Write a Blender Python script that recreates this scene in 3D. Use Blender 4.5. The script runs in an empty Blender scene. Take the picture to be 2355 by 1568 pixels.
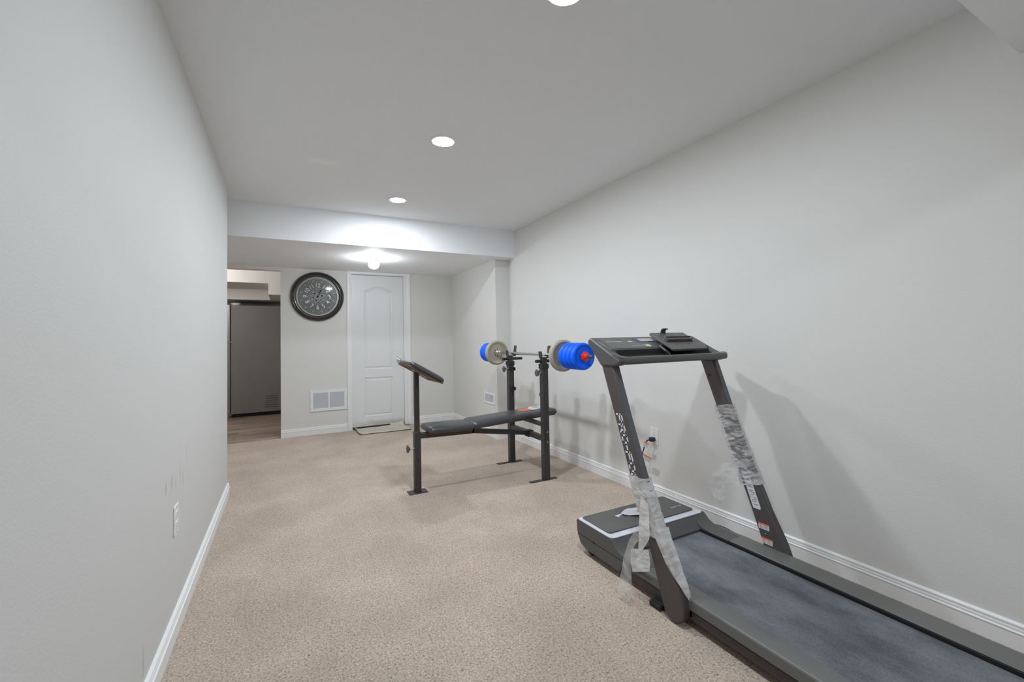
import bpy, bmesh, math, random
from mathutils import Vector, Matrix, noise
random.seed(7)
C = bpy.context.scene.collection
PI = math.pi

# ------------------------------------------------------------------ camera
CAMH = 1.1388
yaw, pitch, roll = [math.radians(a) for a in (27.7268, 1.6699, -1.1076)]
FPX, CX, CY = 993.9664, 1178.6534, 749.8118
fw = Vector((math.sin(yaw)*math.cos(pitch), math.cos(yaw)*math.cos(pitch), math.sin(pitch)))
rt = Vector((math.cos(yaw), -math.sin(yaw), 0)); up = rt.cross(fw)
rt2 = rt*math.cos(roll) + up*math.sin(roll); up2 = -rt*math.sin(roll) + up*math.cos(roll)
cam_d = bpy.data.cameras.new('camera'); cam = bpy.data.objects.new('camera', cam_d); C.objects.link(cam)
R3 = Matrix((rt2, up2, -fw)).transposed()
cam.matrix_world = Matrix.Translation((0, 0, CAMH)) @ R3.to_4x4()
cam_d.sensor_width = 36; cam_d.lens = FPX/2355*36
cam_d.shift_x = (1177.5-CX)/2355; cam_d.shift_y = (CY-784)/2355
cam_d.clip_start = .02
sc = bpy.context.scene; sc.camera = cam
# ------------------------------------------------------------------ world, exposure
sc.view_settings.view_transform = 'Standard'; sc.view_settings.look = 'None'
sc.view_settings.exposure = -0.08; sc.view_settings.gamma = 1; sc.view_settings.use_curve_mapping = False
w = bpy.data.worlds.new('world'); sc.world = w; w.use_nodes = True
w.node_tree.nodes['Background'].inputs[0].default_value = (.5, .5, .5, 1)
w.node_tree.nodes['Background'].inputs[1].default_value = .2
try:
    sc.cycles.max_bounces = 11; sc.cycles.diffuse_bounces = 7; sc.cycles.transparent_max_bounces = 24
    sc.cycles.use_denoising = True
    sc.cycles.sample_clamp_indirect = 6
except Exception: pass
LAMP_COL = (.86, .92, .985)
LAMP_L = 640.0         # radiance of each recessed ceiling lamp's diffuser
def area_lamp(name, loc, size, watts, col=(1, .985, .96), parent=None, spread=180):
    d = bpy.data.lights.new(name, 'AREA'); d.shape = 'DISK'; d.size = size; d.energy = watts; d.color = col
    d.spread = math.radians(spread)
    o = bpy.data.objects.new(name, d); C.objects.link(o); o.location = loc
    if parent: o.parent = parent
    return o

# ------------------------------------------------------------------ room dimensions (metres)
XL, YL = -.393, 3.926       # left wall plane and the corner where it ends
XR = 2.306                  # right wall plane
H = 2.36                    # ceiling
YB, ZS = 4.299, 2.055       # face of the drop beam, underside
YF = 5.922                  # far wall
XA, YC = 2.134, 4.462       # boxed-out wall at the right of the alcove

# ------------------------------------------------------------------ helpers
def lin(c): return tuple(((v/255)/12.92 if v/255 <= .04045 else ((v/255+.055)/1.055)**2.4) for v in c)
def mat(name, col, rough=.5, metal=0., bump=0., bscale=200., spec=.5, var=0., vscale=4., coat=0., coord='Object', emis=None, estr=0.):
    m = bpy.data.materials.new(name); m.use_nodes = True
    nt = m.node_tree; b = nt.nodes['Principled BSDF']
    b.inputs['Base Color'].default_value = (*lin(col), 1); b.inputs['Roughness'].default_value = rough
    b.inputs['Metallic'].default_value = metal; b.inputs['Specular IOR Level'].default_value = spec
    b.inputs['Coat Weight'].default_value = coat
    if emis: b.inputs['Emission Color'].default_value = (*emis, 1); b.inputs['Emission Strength'].default_value = estr
    tc = nt.nodes.new('ShaderNodeTexCoord')
    if bump:
        n = nt.nodes.new('ShaderNodeTexNoise'); n.inputs['Scale'].default_value = bscale; n.inputs['Detail'].default_value = 3
        nt.links.new(tc.outputs[coord], n.inputs['Vector'])
        bp = nt.nodes.new('ShaderNodeBump'); bp.inputs['Strength'].default_value = bump; bp.inputs['Distance'].default_value = .002
        nt.links.new(n.outputs['Fac'], bp.inputs['Height']); nt.links.new(bp.outputs[0], b.inputs['Normal'])
    if var:
        n = nt.nodes.new('ShaderNodeTexNoise'); n.inputs['Scale'].default_value = vscale; n.inputs['Detail'].default_value = 5
        nt.links.new(tc.outputs[coord], n.inputs['Vector'])
        mr = nt.nodes.new('ShaderNodeMapRange'); mr.inputs['From Min'].default_value = .3; mr.inputs['From Max'].default_value = .7
        mr.inputs['To Min'].default_value = 1-var; mr.inputs['To Max'].default_value = 1+var
        nt.links.new(n.outputs['Fac'], mr.inputs['Value'])
        vm = nt.nodes.new('ShaderNodeVectorMath'); vm.operation = 'SCALE'; vm.inputs[0].default_value = lin(col)
        nt.links.new(mr.outputs[0], vm.inputs['Scale']); nt.links.new(vm.outputs[0], b.inputs['Base Color'])
    return m
def spots(m, pts, colmul, rough_noise=30):
    """small marks of their own on a painted surface: pts = (centre, radii)"""
    nt = m.node_tree; b = nt.nodes['Principled BSDF']; src = b.inputs['Base Color'].links[0].from_socket if b.inputs['Base Color'].links else None
    tc = nt.nodes.new('ShaderNodeTexCoord'); nz = nt.nodes.new('ShaderNodeTexNoise'); nz.inputs['Scale'].default_value = rough_noise
    nt.links.new(tc.outputs['Object'], nz.inputs['Vector'])
    acc = None
    for c, r in pts:
        s = nt.nodes.new('ShaderNodeVectorMath'); s.operation = 'SUBTRACT'; nt.links.new(tc.outputs['Object'], s.inputs[0]); s.inputs[1].default_value = c
        d = nt.nodes.new('ShaderNodeVectorMath'); d.operation = 'DIVIDE'; nt.links.new(s.outputs[0], d.inputs[0]); d.inputs[1].default_value = r
        l = nt.nodes.new('ShaderNodeVectorMath'); l.operation = 'LENGTH'; nt.links.new(d.outputs[0], l.inputs[0])
        a = nt.nodes.new('ShaderNodeMath'); a.operation = 'ADD'; nt.links.new(l.outputs['Value'], a.inputs[0]); nt.links.new(nz.outputs['Fac'], a.inputs[1])
        mr = nt.nodes.new('ShaderNodeMapRange'); mr.inputs['From Min'].default_value = .8; mr.inputs['From Max'].default_value = 1.7
        mr.inputs['To Min'].default_value = 1; mr.inputs['To Max'].default_value = 0; nt.links.new(a.outputs[0], mr.inputs['Value'])
        if acc is None: acc = mr.outputs[0]
        else:
            x = nt.nodes.new('ShaderNodeMath'); x.operation = 'MAXIMUM'; nt.links.new(acc, x.inputs[0]); nt.links.new(mr.outputs[0], x.inputs[1]); acc = x.outputs[0]
    mx = nt.nodes.new('ShaderNodeMix'); mx.data_type = 'RGBA'; mx.blend_type = 'MIX'
    nt.links.new(acc, mx.inputs[0])
    base = b.inputs['Base Color'].default_value[:]
    if src: nt.links.new(src, mx.inputs[6])
    else: mx.inputs[6].default_value = base
    mx.inputs[7].default_value = (*lin(colmul), 1)
    nt.links.new(mx.outputs[2], b.inputs['Base Color'])

def bm_(): return bmesh.new()
def box(bm, x0, x1, y0, y1, z0, z1, M=None):
    vs = [bm.verts.new((x, y, z)) for x in (x0, x1) for y in (y0, y1) for z in (z0, z1)]
    for f in ((0, 1, 3, 2), (4, 6, 7, 5), (0, 4, 5, 1), (2, 3, 7, 6), (0, 2, 6, 4), (1, 5, 7, 3)):
        bm.faces.new([vs[i] for i in f])
    if M is not None: bmesh.ops.transform(bm, matrix=M, verts=vs)
    return vs
def prism(bm, pts, axis, a, b, M=None):
    """extrude a closed 2-D outline between a and b along the axis (x: pts=(y,z); y: pts=(x,z); z: pts=(x,y))"""
    def P(p, t): return {'x': (t, p[0], p[1]), 'y': (p[0], t, p[1]), 'z': (p[0], p[1], t)}[axis]
    A = [bm.verts.new(P(p, a)) for p in pts]; B = [bm.verts.new(P(p, b)) for p in pts]
    n = len(pts)
    for i in range(n): bm.faces.new((A[i], A[(i+1) % n], B[(i+1) % n], B[i]))
    bm.faces.new(A[::-1]); bm.faces.new(B)
    if M is not None: bmesh.ops.transform(bm, matrix=M, verts=A+B)
    return A+B
def lathe(bm, prof, n=32, M=None, cap0=True, cap1=True):
    """profile (r, z) round local z"""
    rings = []
    for r, z in prof:
        rings.append([bm.verts.new((r*math.cos(2*PI*i/n), r*math.sin(2*PI*i/n), z)) for i in range(n)])
    for a, b in zip(rings, rings[1:]):
        for i in range(n): bm.faces.new((a[i], a[(i+1) % n], b[(i+1) % n], b[i]))
    if cap0: bm.faces.new(rings[0][::-1])
    if cap1: bm.faces.new(rings[-1])
    vs = [v for r in rings for v in r]
    if M is not None: bmesh.ops.transform(bm, matrix=M, verts=vs)
    return vs
def tube(bm, pts, r, n=10, closed=False):
    pts = [Vector(p) for p in pts]; rings = []
    prev = None
    for i, p in enumerate(pts):
        t = ((pts[min(i+1, len(pts)-1)]-p).normalized() + (p-pts[max(i-1, 0)]).normalized())
        t = t.normalized() if t.length > 1e-6 else Vector((0, 0, 1))
        ref = prev if prev is not None else (Vector((0, 0, 1)) if abs(t.z) < .9 else Vector((1, 0, 0)))
        u = (ref - t*ref.dot(t)).normalized(); v = t.cross(u); prev = u
        rr = r[i] if isinstance(r, (list, tuple)) else r
        rings.append([bm.verts.new(p + (u*math.cos(2*PI*k/n)+v*math.sin(2*PI*k/n))*rr) for k in range(n)])
    for a, b in zip(rings, rings[1:]):
        for k in range(n): bm.faces.new((a[k], a[(k+1) % n], b[(k+1) % n], b[k]))
    bm.faces.new(rings[0][::-1]); bm.faces.new(rings[-1])
def bez(pts, n=12):
    """Catmull-Rom through points"""
    P = [Vector(p) for p in pts]; P = [P[0]*2-P[1]] + P + [P[-1]*2-P[-2]]; out = []
    for i in range(1, len(P)-2):
        for k in range(n):
            t = k/n; a, b, c, d = P[i-1:i+3]
            out.append(.5*((2*b)+(c-a)*t+(2*a-5*b+4*c-d)*t*t+(3*b-a-3*c+d)*t**3))
    out.append(P[-2]); return out
def rrect(x0, x1, y0, y1, r, n=6):
    if not isinstance(r, (list, tuple)): r = [r]*4
    out = []
    for (cx, cy, a0, rr) in ((x1-r[0], y1-r[0], 0, r[0]), (x0+r[1], y1-r[1], 90, r[1]), (x0+r[2], y0+r[2], 180, r[2]), (x1-r[3], y0+r[3], 270, r[3])):
        for k in range(n+1):
            a = math.radians(a0+90*k/n); out.append((cx+rr*math.cos(a), cy+rr*math.sin(a)))
    return out
def obj(name, bm, m, parent=None, bevel=0., seg=2, smooth=False, sub=0, auto=35):
    bmesh.ops.recalc_face_normals(bm, faces=bm.faces)
    me = bpy.data.meshes.new(name); bm.to_mesh(me); bm.free()
    me.materials.append(m)
    o = bpy.data.objects.new(name, me); C.objects.link(o)
    if parent:
        o.parent = parent
        o.matrix_parent_inverse = parent.matrix_world.inverted() if parent.type != 'EMPTY' else Matrix.Translation(-parent.location)
    if bevel:
        b = o.modifiers.new('bevel', 'BEVEL'); b.width = bevel; b.segments = seg; b.limit_method = 'ANGLE'; b.angle_limit = math.radians(40)
    if sub:
        s = o.modifiers.new('sub', 'SUBSURF'); s.levels = sub; s.render_levels = sub
    if smooth or bevel or sub:
        for p in me.polygons: p.use_smooth = True
        if not sub:
            try: me.set_sharp_from_angle(angle=math.radians(auto))
            except Exception: pass
    return o
def thing(name, loc, label, cat, group=None):
    o = bpy.data.objects.new(name, None); C.objects.link(o); o.location = loc; o.empty_display_size = .05
    o['label'] = label; o['category'] = cat
    if group: o['group'] = group
    return o
def tag(o, label, cat, group=None):
    o['label'] = label; o['category'] = cat
    if group: o['group'] = group
    return o
def struct(name, bm, m, parent=None, **k):
    o = obj(name, bm, m, parent, **k)
    if parent is None: o['kind'] = 'structure'
    return o
def text_mesh(name, s, size, M, m, parent, extrude=.0005, bold=0., shear=0., space=1., align='CENTER', sx=1.):
    cu = bpy.data.curves.new(name, 'FONT'); cu.body = s; cu.size = size; cu.extrude = extrude; cu.offset = bold; cu.shear = shear
    cu.space_character = space; cu.align_x = align; cu.align_y = 'CENTER'
    t = bpy.data.objects.new('tmp', cu); C.objects.link(t)
    dg = bpy.context.evaluated_depsgraph_get(); me = bpy.data.meshes.new_from_object(t.evaluated_get(dg))
    bpy.data.objects.remove(t); me.name = name
    me.transform(M @ Matrix.Diagonal((sx, 1, 1, 1))); me.materials.clear(); me.materials.append(m)
    o = bpy.data.objects.new(name, me); C.objects.link(o)
    if parent:
        o.parent = parent; o.matrix_parent_inverse = Matrix.Translation(-parent.matrix_world.translation) if parent.type != 'EMPTY' else Matrix.Translation(-parent.location)
    return o
def frame(origin, xaxis, yaxis):
    x = Vector(xaxis).normalized(); y = Vector(yaxis).normalized(); z = x.cross(y)
    return Matrix.Translation(origin) @ Matrix((x, y, z)).transposed().to_4x4()

# ------------------------------------------------------------------ materials
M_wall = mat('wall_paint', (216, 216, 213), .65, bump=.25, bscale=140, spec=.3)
M_wallL_shaded = mat('wall_paint_left_shaded', (202, 202, 200), .65, bump=.25, bscale=140, spec=.3)  # same paint as the other walls, this wall's dimmer light darkened into the colour
spots(M_wallL_shaded, [((XL, 2.12, .606), (.1, .022, .035)), ((XL, 2.19, .585), (.1, .012, .025)), ((XL, 2.03, .612), (.1, .014, .03)), ((XL, 2.33, .57), (.1, .01, .03)),
                ((XL, 2.27, .60), (.1, .01, .04)), ((XL, 2.4, .66), (.1, .006, .06)), ((XL, 1.75, .16), (.1, .012, .05))], (182, 182, 178))
def ceiling_mat():
    m = mat('stippled_ceiling', (240, 243, 245), .9, spec=.1)
    nt = m.node_tree; b = nt.nodes['Principled BSDF']; tc = nt.nodes.new('ShaderNodeTexCoord')
    n = nt.nodes.new('ShaderNodeTexNoise'); n.inputs['Scale'].default_value = 85; n.inputs['Detail'].default_value = 6; n.inputs['Roughness'].default_value = .75
    nt.links.new(tc.outputs['Object'], n.inputs['Vector'])
    bp = nt.nodes.new('ShaderNodeBump'); bp.inputs['Strength'].default_value = .8; bp.inputs['Distance'].default_value = .006
    nt.links.new(n.outputs['Fac'], bp.inputs['Height']); nt.links.new(bp.outputs[0], b.inputs['Normal'])
    spots(m, [((.21, 3.15, H), (.085, .055, .1)), ((.28, 3.13, H), (.05, .04, .1))], (250, 250, 250), 40)
    return m
M_ceil = ceiling_mat()
M_soffit = mat('soffit_paint', (236, 239, 241), .7, bump=.2, bscale=140, spec=.2)
M_trim = mat('white_trim_paint', (232, 233, 233), .35, spec=.5)
M_door = mat('door_paint', (224, 226, 227), .4, var=.02, vscale=3)
spots(M_door, [((1.19, 5.95, .055), (.42, .1, .05))], (196, 195, 186), 12)
def carpet_mat():
    m = bpy.data.materials.new('beige_carpet'); m.use_nodes = True; nt = m.node_tree; b = nt.nodes['Principled BSDF']
    b.inputs['Roughness'].default_value = 1; b.inputs['Specular IOR Level'].default_value = .05
    b.inputs['Sheen Weight'].default_value = .2
    tc = nt.nodes.new('ShaderNodeTexCoord')
    v = nt.nodes.new('ShaderNodeTexVoronoi'); v.inputs['Scale'].default_value = 230; nt.links.new(tc.outputs['Object'], v.inputs['Vector'])
    n2 = nt.nodes.new('ShaderNodeTexNoise'); n2.inputs['Scale'].default_value = 120; n2.inputs['Detail'].default_value = 6; n2.inputs['Roughness'].default_value = .7
    nt.links.new(tc.outputs['Object'], n2.inputs['Vector'])
    n3 = nt.nodes.new('ShaderNodeTexNoise'); n3.inputs['Scale'].default_value = 2.6; n3.inputs['Detail'].default_value = 4
    nt.links.new(tc.outputs['Object'], n3.inputs['Vector'])
    sep = nt.nodes.new('ShaderNodeSeparateColor'); nt.links.new(v.outputs['Color'], sep.inputs[0])
    cr = nt.nodes.new('ShaderNodeValToRGB'); e = cr.color_ramp
    e.elements[0].position = 0; e.elements[0].color = (*lin((92, 82, 74)), 1)
    e.elements[1].position = 1; e.elements[1].color = (*lin((226, 210, 195)), 1)
    for p, c in ((.16, (140, 124, 112)), (.40, (184, 167, 151)), (.70, (208, 189, 172))):
        x = e.elements.new(p); x.color = (*lin(c), 1)
    mixv = nt.nodes.new('ShaderNodeMath'); mixv.operation = 'MULTIPLY_ADD'; mixv.inputs[1].default_value = .45; mixv.inputs[2].default_value = 0
    nt.links.new(sep.outputs[0], mixv.inputs[0])
    add = nt.nodes.new('ShaderNodeMath'); add.operation = 'MULTIPLY_ADD'; add.inputs[1].default_value = 2.3; add.inputs[2].default_value = -.80
    nt.links.new(n2.outputs['Fac'], add.inputs[0])
    s = nt.nodes.new('ShaderNodeMath'); s.operation = 'ADD'; nt.links.new(mixv.outputs[0], s.inputs[0]); nt.links.new(add.outputs[0], s.inputs[1])
    nt.links.new(s.outputs[0], cr.inputs[0])
    mr = nt.nodes.new('ShaderNodeMapRange'); mr.inputs['From Min'].default_value = .35; mr.inputs['From Max'].default_value = .65
    mr.inputs['To Min'].default_value = .88; mr.inputs['To Max'].default_value = 1.08; nt.links.new(n3.outputs['Fac'], mr.inputs['Value'])
    vm = nt.nodes.new('ShaderNodeVectorMath'); vm.operation = 'SCALE'; nt.links.new(cr.outputs[0], vm.inputs[0]); nt.links.new(mr.outputs[0], vm.inputs['Scale'])
    nt.links.new(vm.outputs[0], b.inputs['Base Color'])
    bp = nt.nodes.new('ShaderNodeBump'); bp.inputs['Strength'].default_value = .7; bp.inputs['Distance'].default_value = .006
    nt.links.new(s.outputs[0], bp.inputs['Height']); nt.links.new(bp.outputs[0], b.inputs['Normal'])
    return m
M_carpet = carpet_mat()
def laminate_mat():
    m = bpy.data.materials.new('grey_brown_laminate'); m.use_nodes = True; nt = m.node_tree; b = nt.nodes['Principled BSDF']
    b.inputs['Roughness'].default_value = .35
    tc = nt.nodes.new('ShaderNodeTexCoord'); mp = nt.nodes.new('ShaderNodeMapping'); mp.inputs['Scale'].default_value = (1, 1, 1)
    nt.links.new(tc.outputs['Object'], mp.inputs[0])
    br = nt.nodes.new('ShaderNodeTexBrick'); br.inputs['Scale'].default_value = 1; br.inputs['Brick Width'].default_value = 1.1; br.inputs['Row Height'].default_value = .17
    br.inputs['Mortar Size'].default_value = .002; br.inputs['Color1'].default_value = (*lin((178, 160, 142)), 1); br.inputs['Color2'].default_value = (*lin((128, 117, 108)), 1)
    br.inputs['Mortar'].default_value = (*lin((80, 72, 66)), 1); br.inputs['Bias'].default_value = 0
    nt.links.new(mp.outputs[0], br.inputs['Vector'])
    n = nt.nodes.new('ShaderNodeTexNoise'); mp2 = nt.nodes.new('ShaderNodeMapping'); mp2.inputs['Scale'].default_value = (1.5, 26, 1)
    nt.links.new(tc.outputs['Object'], mp2.inputs[0]); nt.links.new(mp2.outputs[0], n.inputs['Vector']); n.inputs['Scale'].default_value = 1.6; n.inputs['Detail'].default_value = 6
    mr = nt.nodes.new('ShaderNodeMapRange'); mr.inputs['From Min'].default_value = .35; mr.inputs['From Max'].default_value = .65; mr.inputs['To Min'].default_value = .5; mr.inputs['To Max'].default_value = 1.35
    nt.links.new(n.outputs['Fac'], mr.inputs['Value'])
    vm = nt.nodes.new('ShaderNodeVectorMath'); vm.operation = 'SCALE'; nt.links.new(br.outputs['Color'], vm.inputs[0]); nt.links.new(mr.outputs[0], vm.inputs['Scale'])
    nt.links.new(vm.outputs[0], b.inputs['Base Color'])
    return m
M_lam = laminate_mat()
M_frame = mat('black_powder_coat', (52, 50, 50), .42, bump=.3, bscale=500, var=.08, vscale=12)
M_vinyl = mat('black_vinyl', (60, 62, 65), .3, bump=.25, bscale=260, spec=.6, var=.1, vscale=6)
M_board = mat('pad_backing_board', (112, 86, 66), .85, bump=.5, bscale=60, var=.3, vscale=14)
M_rubber = mat('black_rubber', (34, 34, 36), .6, bump=.2, bscale=300)
M_knob = mat('grey_plastic_knob', (78, 78, 82), .45)
M_chrome = mat('chrome', (214, 214, 212), .16, metal=1)
M_steel = mat('zinc', (170, 172, 176), .35, metal=1)
M_blue = mat('blue_plastic', (0, 100, 255), .45, spec=.25, bump=.1, bscale=60)
M_greyp = mat('grey_plastic_plate', (162, 157, 140), .55, bump=.15, bscale=80)
M_red = mat('red_plastic', (235, 52, 14), .35)
M_tread = mat('charcoal_plastic', (82, 82, 81), .42, bump=.35, bscale=420)
M_upright = mat('charcoal_metal', (78, 72, 71), .45, bump=.3, bscale=500)
M_cover = mat('blue_grey_cover', (80, 84, 89), .4, bump=.15, bscale=400)
M_gloss = mat('dark_satin_panel', (80, 80, 78), .3, var=.12, vscale=9)
M_rail = mat('satin_foot_rail', (102, 103, 101), .38, bump=.2, bscale=300)
M_border = mat('pale_grey_trim', (205, 208, 216), .35)
M_black = mat('black_gap', (12, 12, 14), .8)
M_ink = mat('white_lettering', (214, 219, 226), .5)
M_inkf = mat('faded_lettering', (172, 174, 174), .5)
M_label = mat('white_label', (210, 214, 216), .5)
M_textg = mat('label_print', (120, 128, 132), .6)
M_orange = mat('orange_label', (238, 104, 20), .5)
M_redp = mat('red_print', (190, 70, 70), .6)
M_green = mat('green_button', (160, 200, 160), .45)
M_navy = mat('screen_surround', (36, 56, 98), .25)
M_lcd = mat('grey_lcd', (166, 166, 162), .3)
M_plate = mat('white_plastic_plate', (228, 229, 228), .35)
M_cord = mat('black_cord', (38, 38, 48), .5)
M_vent = mat('white_metal_vent', (226, 229, 232), .4)
M_ventdark = mat('duct_shadow', (84, 86, 86), .9)
M_mat = mat('beige_mat', (196, 189, 175), .95, bump=.8, bscale=160, var=.1, vscale=16)
M_fridge = mat('dark_grey_fridge', (122, 122, 119), .45, bump=.2, bscale=300, var=.05, vscale=3)
M_silver = mat('stainless_door', (150, 150, 150), .35, metal=.6)
M_clock = mat('dark_bronze_ring', (40, 36, 36), .22, spec=.6, coat=.4, var=.2, vscale=8)
M_face = mat('pewter_clock_face', (98, 100, 99), .5, metal=.3, var=.08, vscale=6)
M_num = mat('silver_relief', (214, 216, 214), .4, metal=.3)
M_relief = mat('pewter_relief', (158, 160, 158), .45, metal=.3)
M_socket = mat('socket_black', (30, 30, 30), .7)
M_bulb = mat('lit_bulb', (255, 255, 255), .5, emis=(.88, .94, 1), estr=118)
def belt_mat():
    m = mat('worn_running_belt', (84, 88, 94), .6, spec=.35)
    nt = m.node_tree; b = nt.nodes['Principled BSDF']; tc = nt.nodes.new('ShaderNodeTexCoord')
    mp = nt.nodes.new('ShaderNodeMapping'); mp.inputs['Scale'].default_value = (3.2, 1.5, 1); nt.links.new(tc.outputs['Object'], mp.inputs[0])
    n = nt.nodes.new('ShaderNodeTexNoise'); n.inputs['Scale'].default_value = 2.2; n.inputs['Detail'].default_value = 7; n.inputs['Roughness'].default_value = .6; nt.links.new(mp.outputs[0], n.inputs['Vector'])
    n2 = nt.nodes.new('ShaderNodeTexNoise'); n2.inputs['Scale'].default_value = 260; n2.inputs['Detail'].default_value = 3; nt.links.new(tc.outputs['Object'], n2.inputs['Vector'])
    cr = nt.nodes.new('ShaderNodeValToRGB'); cr.color_ramp.elements[0].position = .32; cr.color_ramp.elements[0].color = (*lin((76, 79, 84)), 1)
    cr.color_ramp.elements[1].position = .78; cr.color_ramp.elements[1].color = (*lin((130, 134, 141)), 1)
    a = nt.nodes.new('ShaderNodeMath'); a.operation = 'MULTIPLY_ADD'; a.inputs[1].default_value = .5; nt.links.new(n2.outputs['Fac'], a.inputs[0])
    s = nt.nodes.new('ShaderNodeMath'); s.operation = 'SUBTRACT'; s.inputs[1].default_value = .25; nt.links.new(n.outputs['Fac'], s.inputs[0]); nt.links.new(s.outputs[0], a.inputs[2])
    nt.links.new(a.outputs[0], cr.inputs[0]); nt.links.new(cr.outputs[0], b.inputs['Base Color'])
    bp = nt.nodes.new('ShaderNodeBump'); bp.inputs['Strength'].default_value = .3; bp.inputs['Distance'].default_value = .001
    nt.links.new(n2.outputs['Fac'], bp.inputs['Height']); nt.links.new(bp.outputs[0], b.inputs['Normal'])
    return m
M_belt = belt_mat()
def film_mat(name, lo, hi, scale, stretch, col=.8, rough=.14, bump=1., thr=(.38, .66)):
    """thin plastic: wrinkles catch the light and turn milky, flat stretches stay see-through"""
    m = bpy.data.materials.new(name); m.use_nodes = True; nt = m.node_tree
    for n in list(nt.nodes): nt.nodes.remove(n)
    out = nt.nodes.new('ShaderNodeOutputMaterial'); tr = nt.nodes.new('ShaderNodeBsdfTransparent'); pb = nt.nodes.new('ShaderNodeBsdfPrincipled')
    tr.inputs[0].default_value = (.95, .95, .95, 1)
    pb.inputs['Base Color'].default_value = (col, col, col, 1); pb.inputs['Roughness'].default_value = rough; pb.inputs['Specular IOR Level'].default_value = .8
    tl = nt.nodes.new('ShaderNodeBsdfTranslucent'); tl.inputs[0].default_value = (col, col, col, 1)
    m1 = nt.nodes.new('ShaderNodeMixShader'); m1.inputs[0].default_value = .3; nt.links.new(pb.outputs[0], m1.inputs[1]); nt.links.new(tl.outputs[0], m1.inputs[2])
    tc = nt.nodes.new('ShaderNodeTexCoord'); mp = nt.nodes.new('ShaderNodeMapping'); mp.inputs['Scale'].default_value = stretch; nt.links.new(tc.outputs['Object'], mp.inputs[0])
    n = nt.nodes.new('ShaderNodeTexNoise'); n.inputs['Scale'].default_value = scale; n.inputs['Detail'].default_value = 4; n.inputs['Distortion'].default_value = .6
    nt.links.new(mp.outputs[0], n.inputs['Vector'])
    mr = nt.nodes.new('ShaderNodeMapRange'); mr.inputs['From Min'].default_value = thr[0]; mr.inputs['From Max'].default_value = thr[1]
    mr.inputs['To Min'].default_value = lo; mr.inputs['To Max'].default_value = hi; nt.links.new(n.outputs['Fac'], mr.inputs['Value'])
    bp = nt.nodes.new('ShaderNodeBump'); bp.inputs['Strength'].default_value = bump; bp.inputs['Distance'].default_value = .008
    nt.links.new(n.outputs['Fac'], bp.inputs['Height']); nt.links.new(bp.outputs[0], pb.inputs['Normal'])
    m2 = nt.nodes.new('ShaderNodeMixShader'); nt.links.new(mr.outputs[0], m2.inputs[0]); nt.links.new(tr.outputs[0], m2.inputs[1]); nt.links.new(m1.outputs[0], m2.inputs[2])
    nt.links.new(m2.outputs[0], out.inputs[0])
    return m
M_wrapf = film_mat('crinkled_film', .22, .82, 7, (1, 2.5, 8), bump=.8, thr=(.40, .60))
M_film = film_mat('clear_film', .2, .56, 9, (1, 1, 1.6), bump=.7)
M_foam = film_mat('milky_foam_film', .62, .95, 12, (1, 1.6, 3), .86, .3, .9, (.34, .62))
def glass_mat():
    m = bpy.data.materials.new('clock_glass'); m.use_nodes = True; nt = m.node_tree
    for n in list(nt.nodes): nt.nodes.remove(n)
    out = nt.nodes.new('ShaderNodeOutputMaterial'); tr = nt.nodes.new('ShaderNodeBsdfTransparent'); g = nt.nodes.new('ShaderNodeBsdfGlossy'); g.inputs['Roughness'].default_value = .04
    fr = nt.nodes.new('ShaderNodeFresnel'); fr.inputs[0].default_value = 1.5
    mx = nt.nodes.new('ShaderNodeMixShader'); nt.links.new(fr.outputs[0], mx.inputs[0]); nt.links.new(tr.outputs[0], mx.inputs[1]); nt.links.new(g.outputs[0], mx.inputs[2]); nt.links.new(mx.outputs[0], out.inputs[0])
    return m
M_glass = glass_mat()

# ================================================================== SETTING
T = .12
b = bm_(); box(b, -2.4, XR+T, -3.2, YF+.0, -.1, 0); struct('floor', b, M_carpet)
b = bm_(); box(b, -2.6, XR+T, YF, 9.0, -.1, -.003); struct('floor', b, M_lam)
# main ceiling
b = bm_(); box(b, -2.4, XR+T, -3.2, YF+T, H, H+.1); struct('ceiling', b, M_ceil)
# drop ceiling over the alcove and its face; bulkhead near the camera
b = bm_(); box(b, -2.4, XR, YB, YF, ZS, H); struct('trim_1', b, M_soffit)['label'] = 'dropped ceiling and beam face over the far alcove'
b = bm_(); box(b, XL, XR, -.6, .488, 2.1165, H); struct('trim_2', b, M_soffit)
# walls
b = bm_(); box(b, XL-T, XL, -3.2, YL, 0, H); struct('wall_left', b, M_wallL_shaded)
b = bm_(); box(b, XR, XR+T, -3.2, YF+T, 0, H); struct('wall_right', b, M_wall)
b = bm_(); box(b, -2.4, XR, -3.2-T, -3.2, 0, H); struct('wall_back', b, M_wall)
b = bm_(); box(b, -2.4-T, -2.4, YL-T, YF+T, 0, H); struct('wall_hall', b, M_wall)
b = bm_(); box(b, -2.4, XL-T, YL-T, YL, 0, H); struct('wall_hall_side', b, M_wall)
OX0, OX1, OZ = -1.15, -.052, 2.022   # kitchen opening
DX0, DX1, DZ = .757, 1.438, 2.024    # doorway
b = bm_()
box(b, -2.4, OX0, YF, YF+T, 0, H); box(b, OX0, OX1, YF, YF+T, OZ, H); box(b, OX1, DX0, YF, YF+T, 0, H)
box(b, DX0, DX1, YF, YF+T, DZ, H); box(b, DX1, XR, YF, YF+T, 0, H)
struct('wall_far', b, M_wall)
b = bm_(); box(b, XA, XR, YC, YF, 0, ZS); struct('wall_alcove', b, M_wall)
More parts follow.
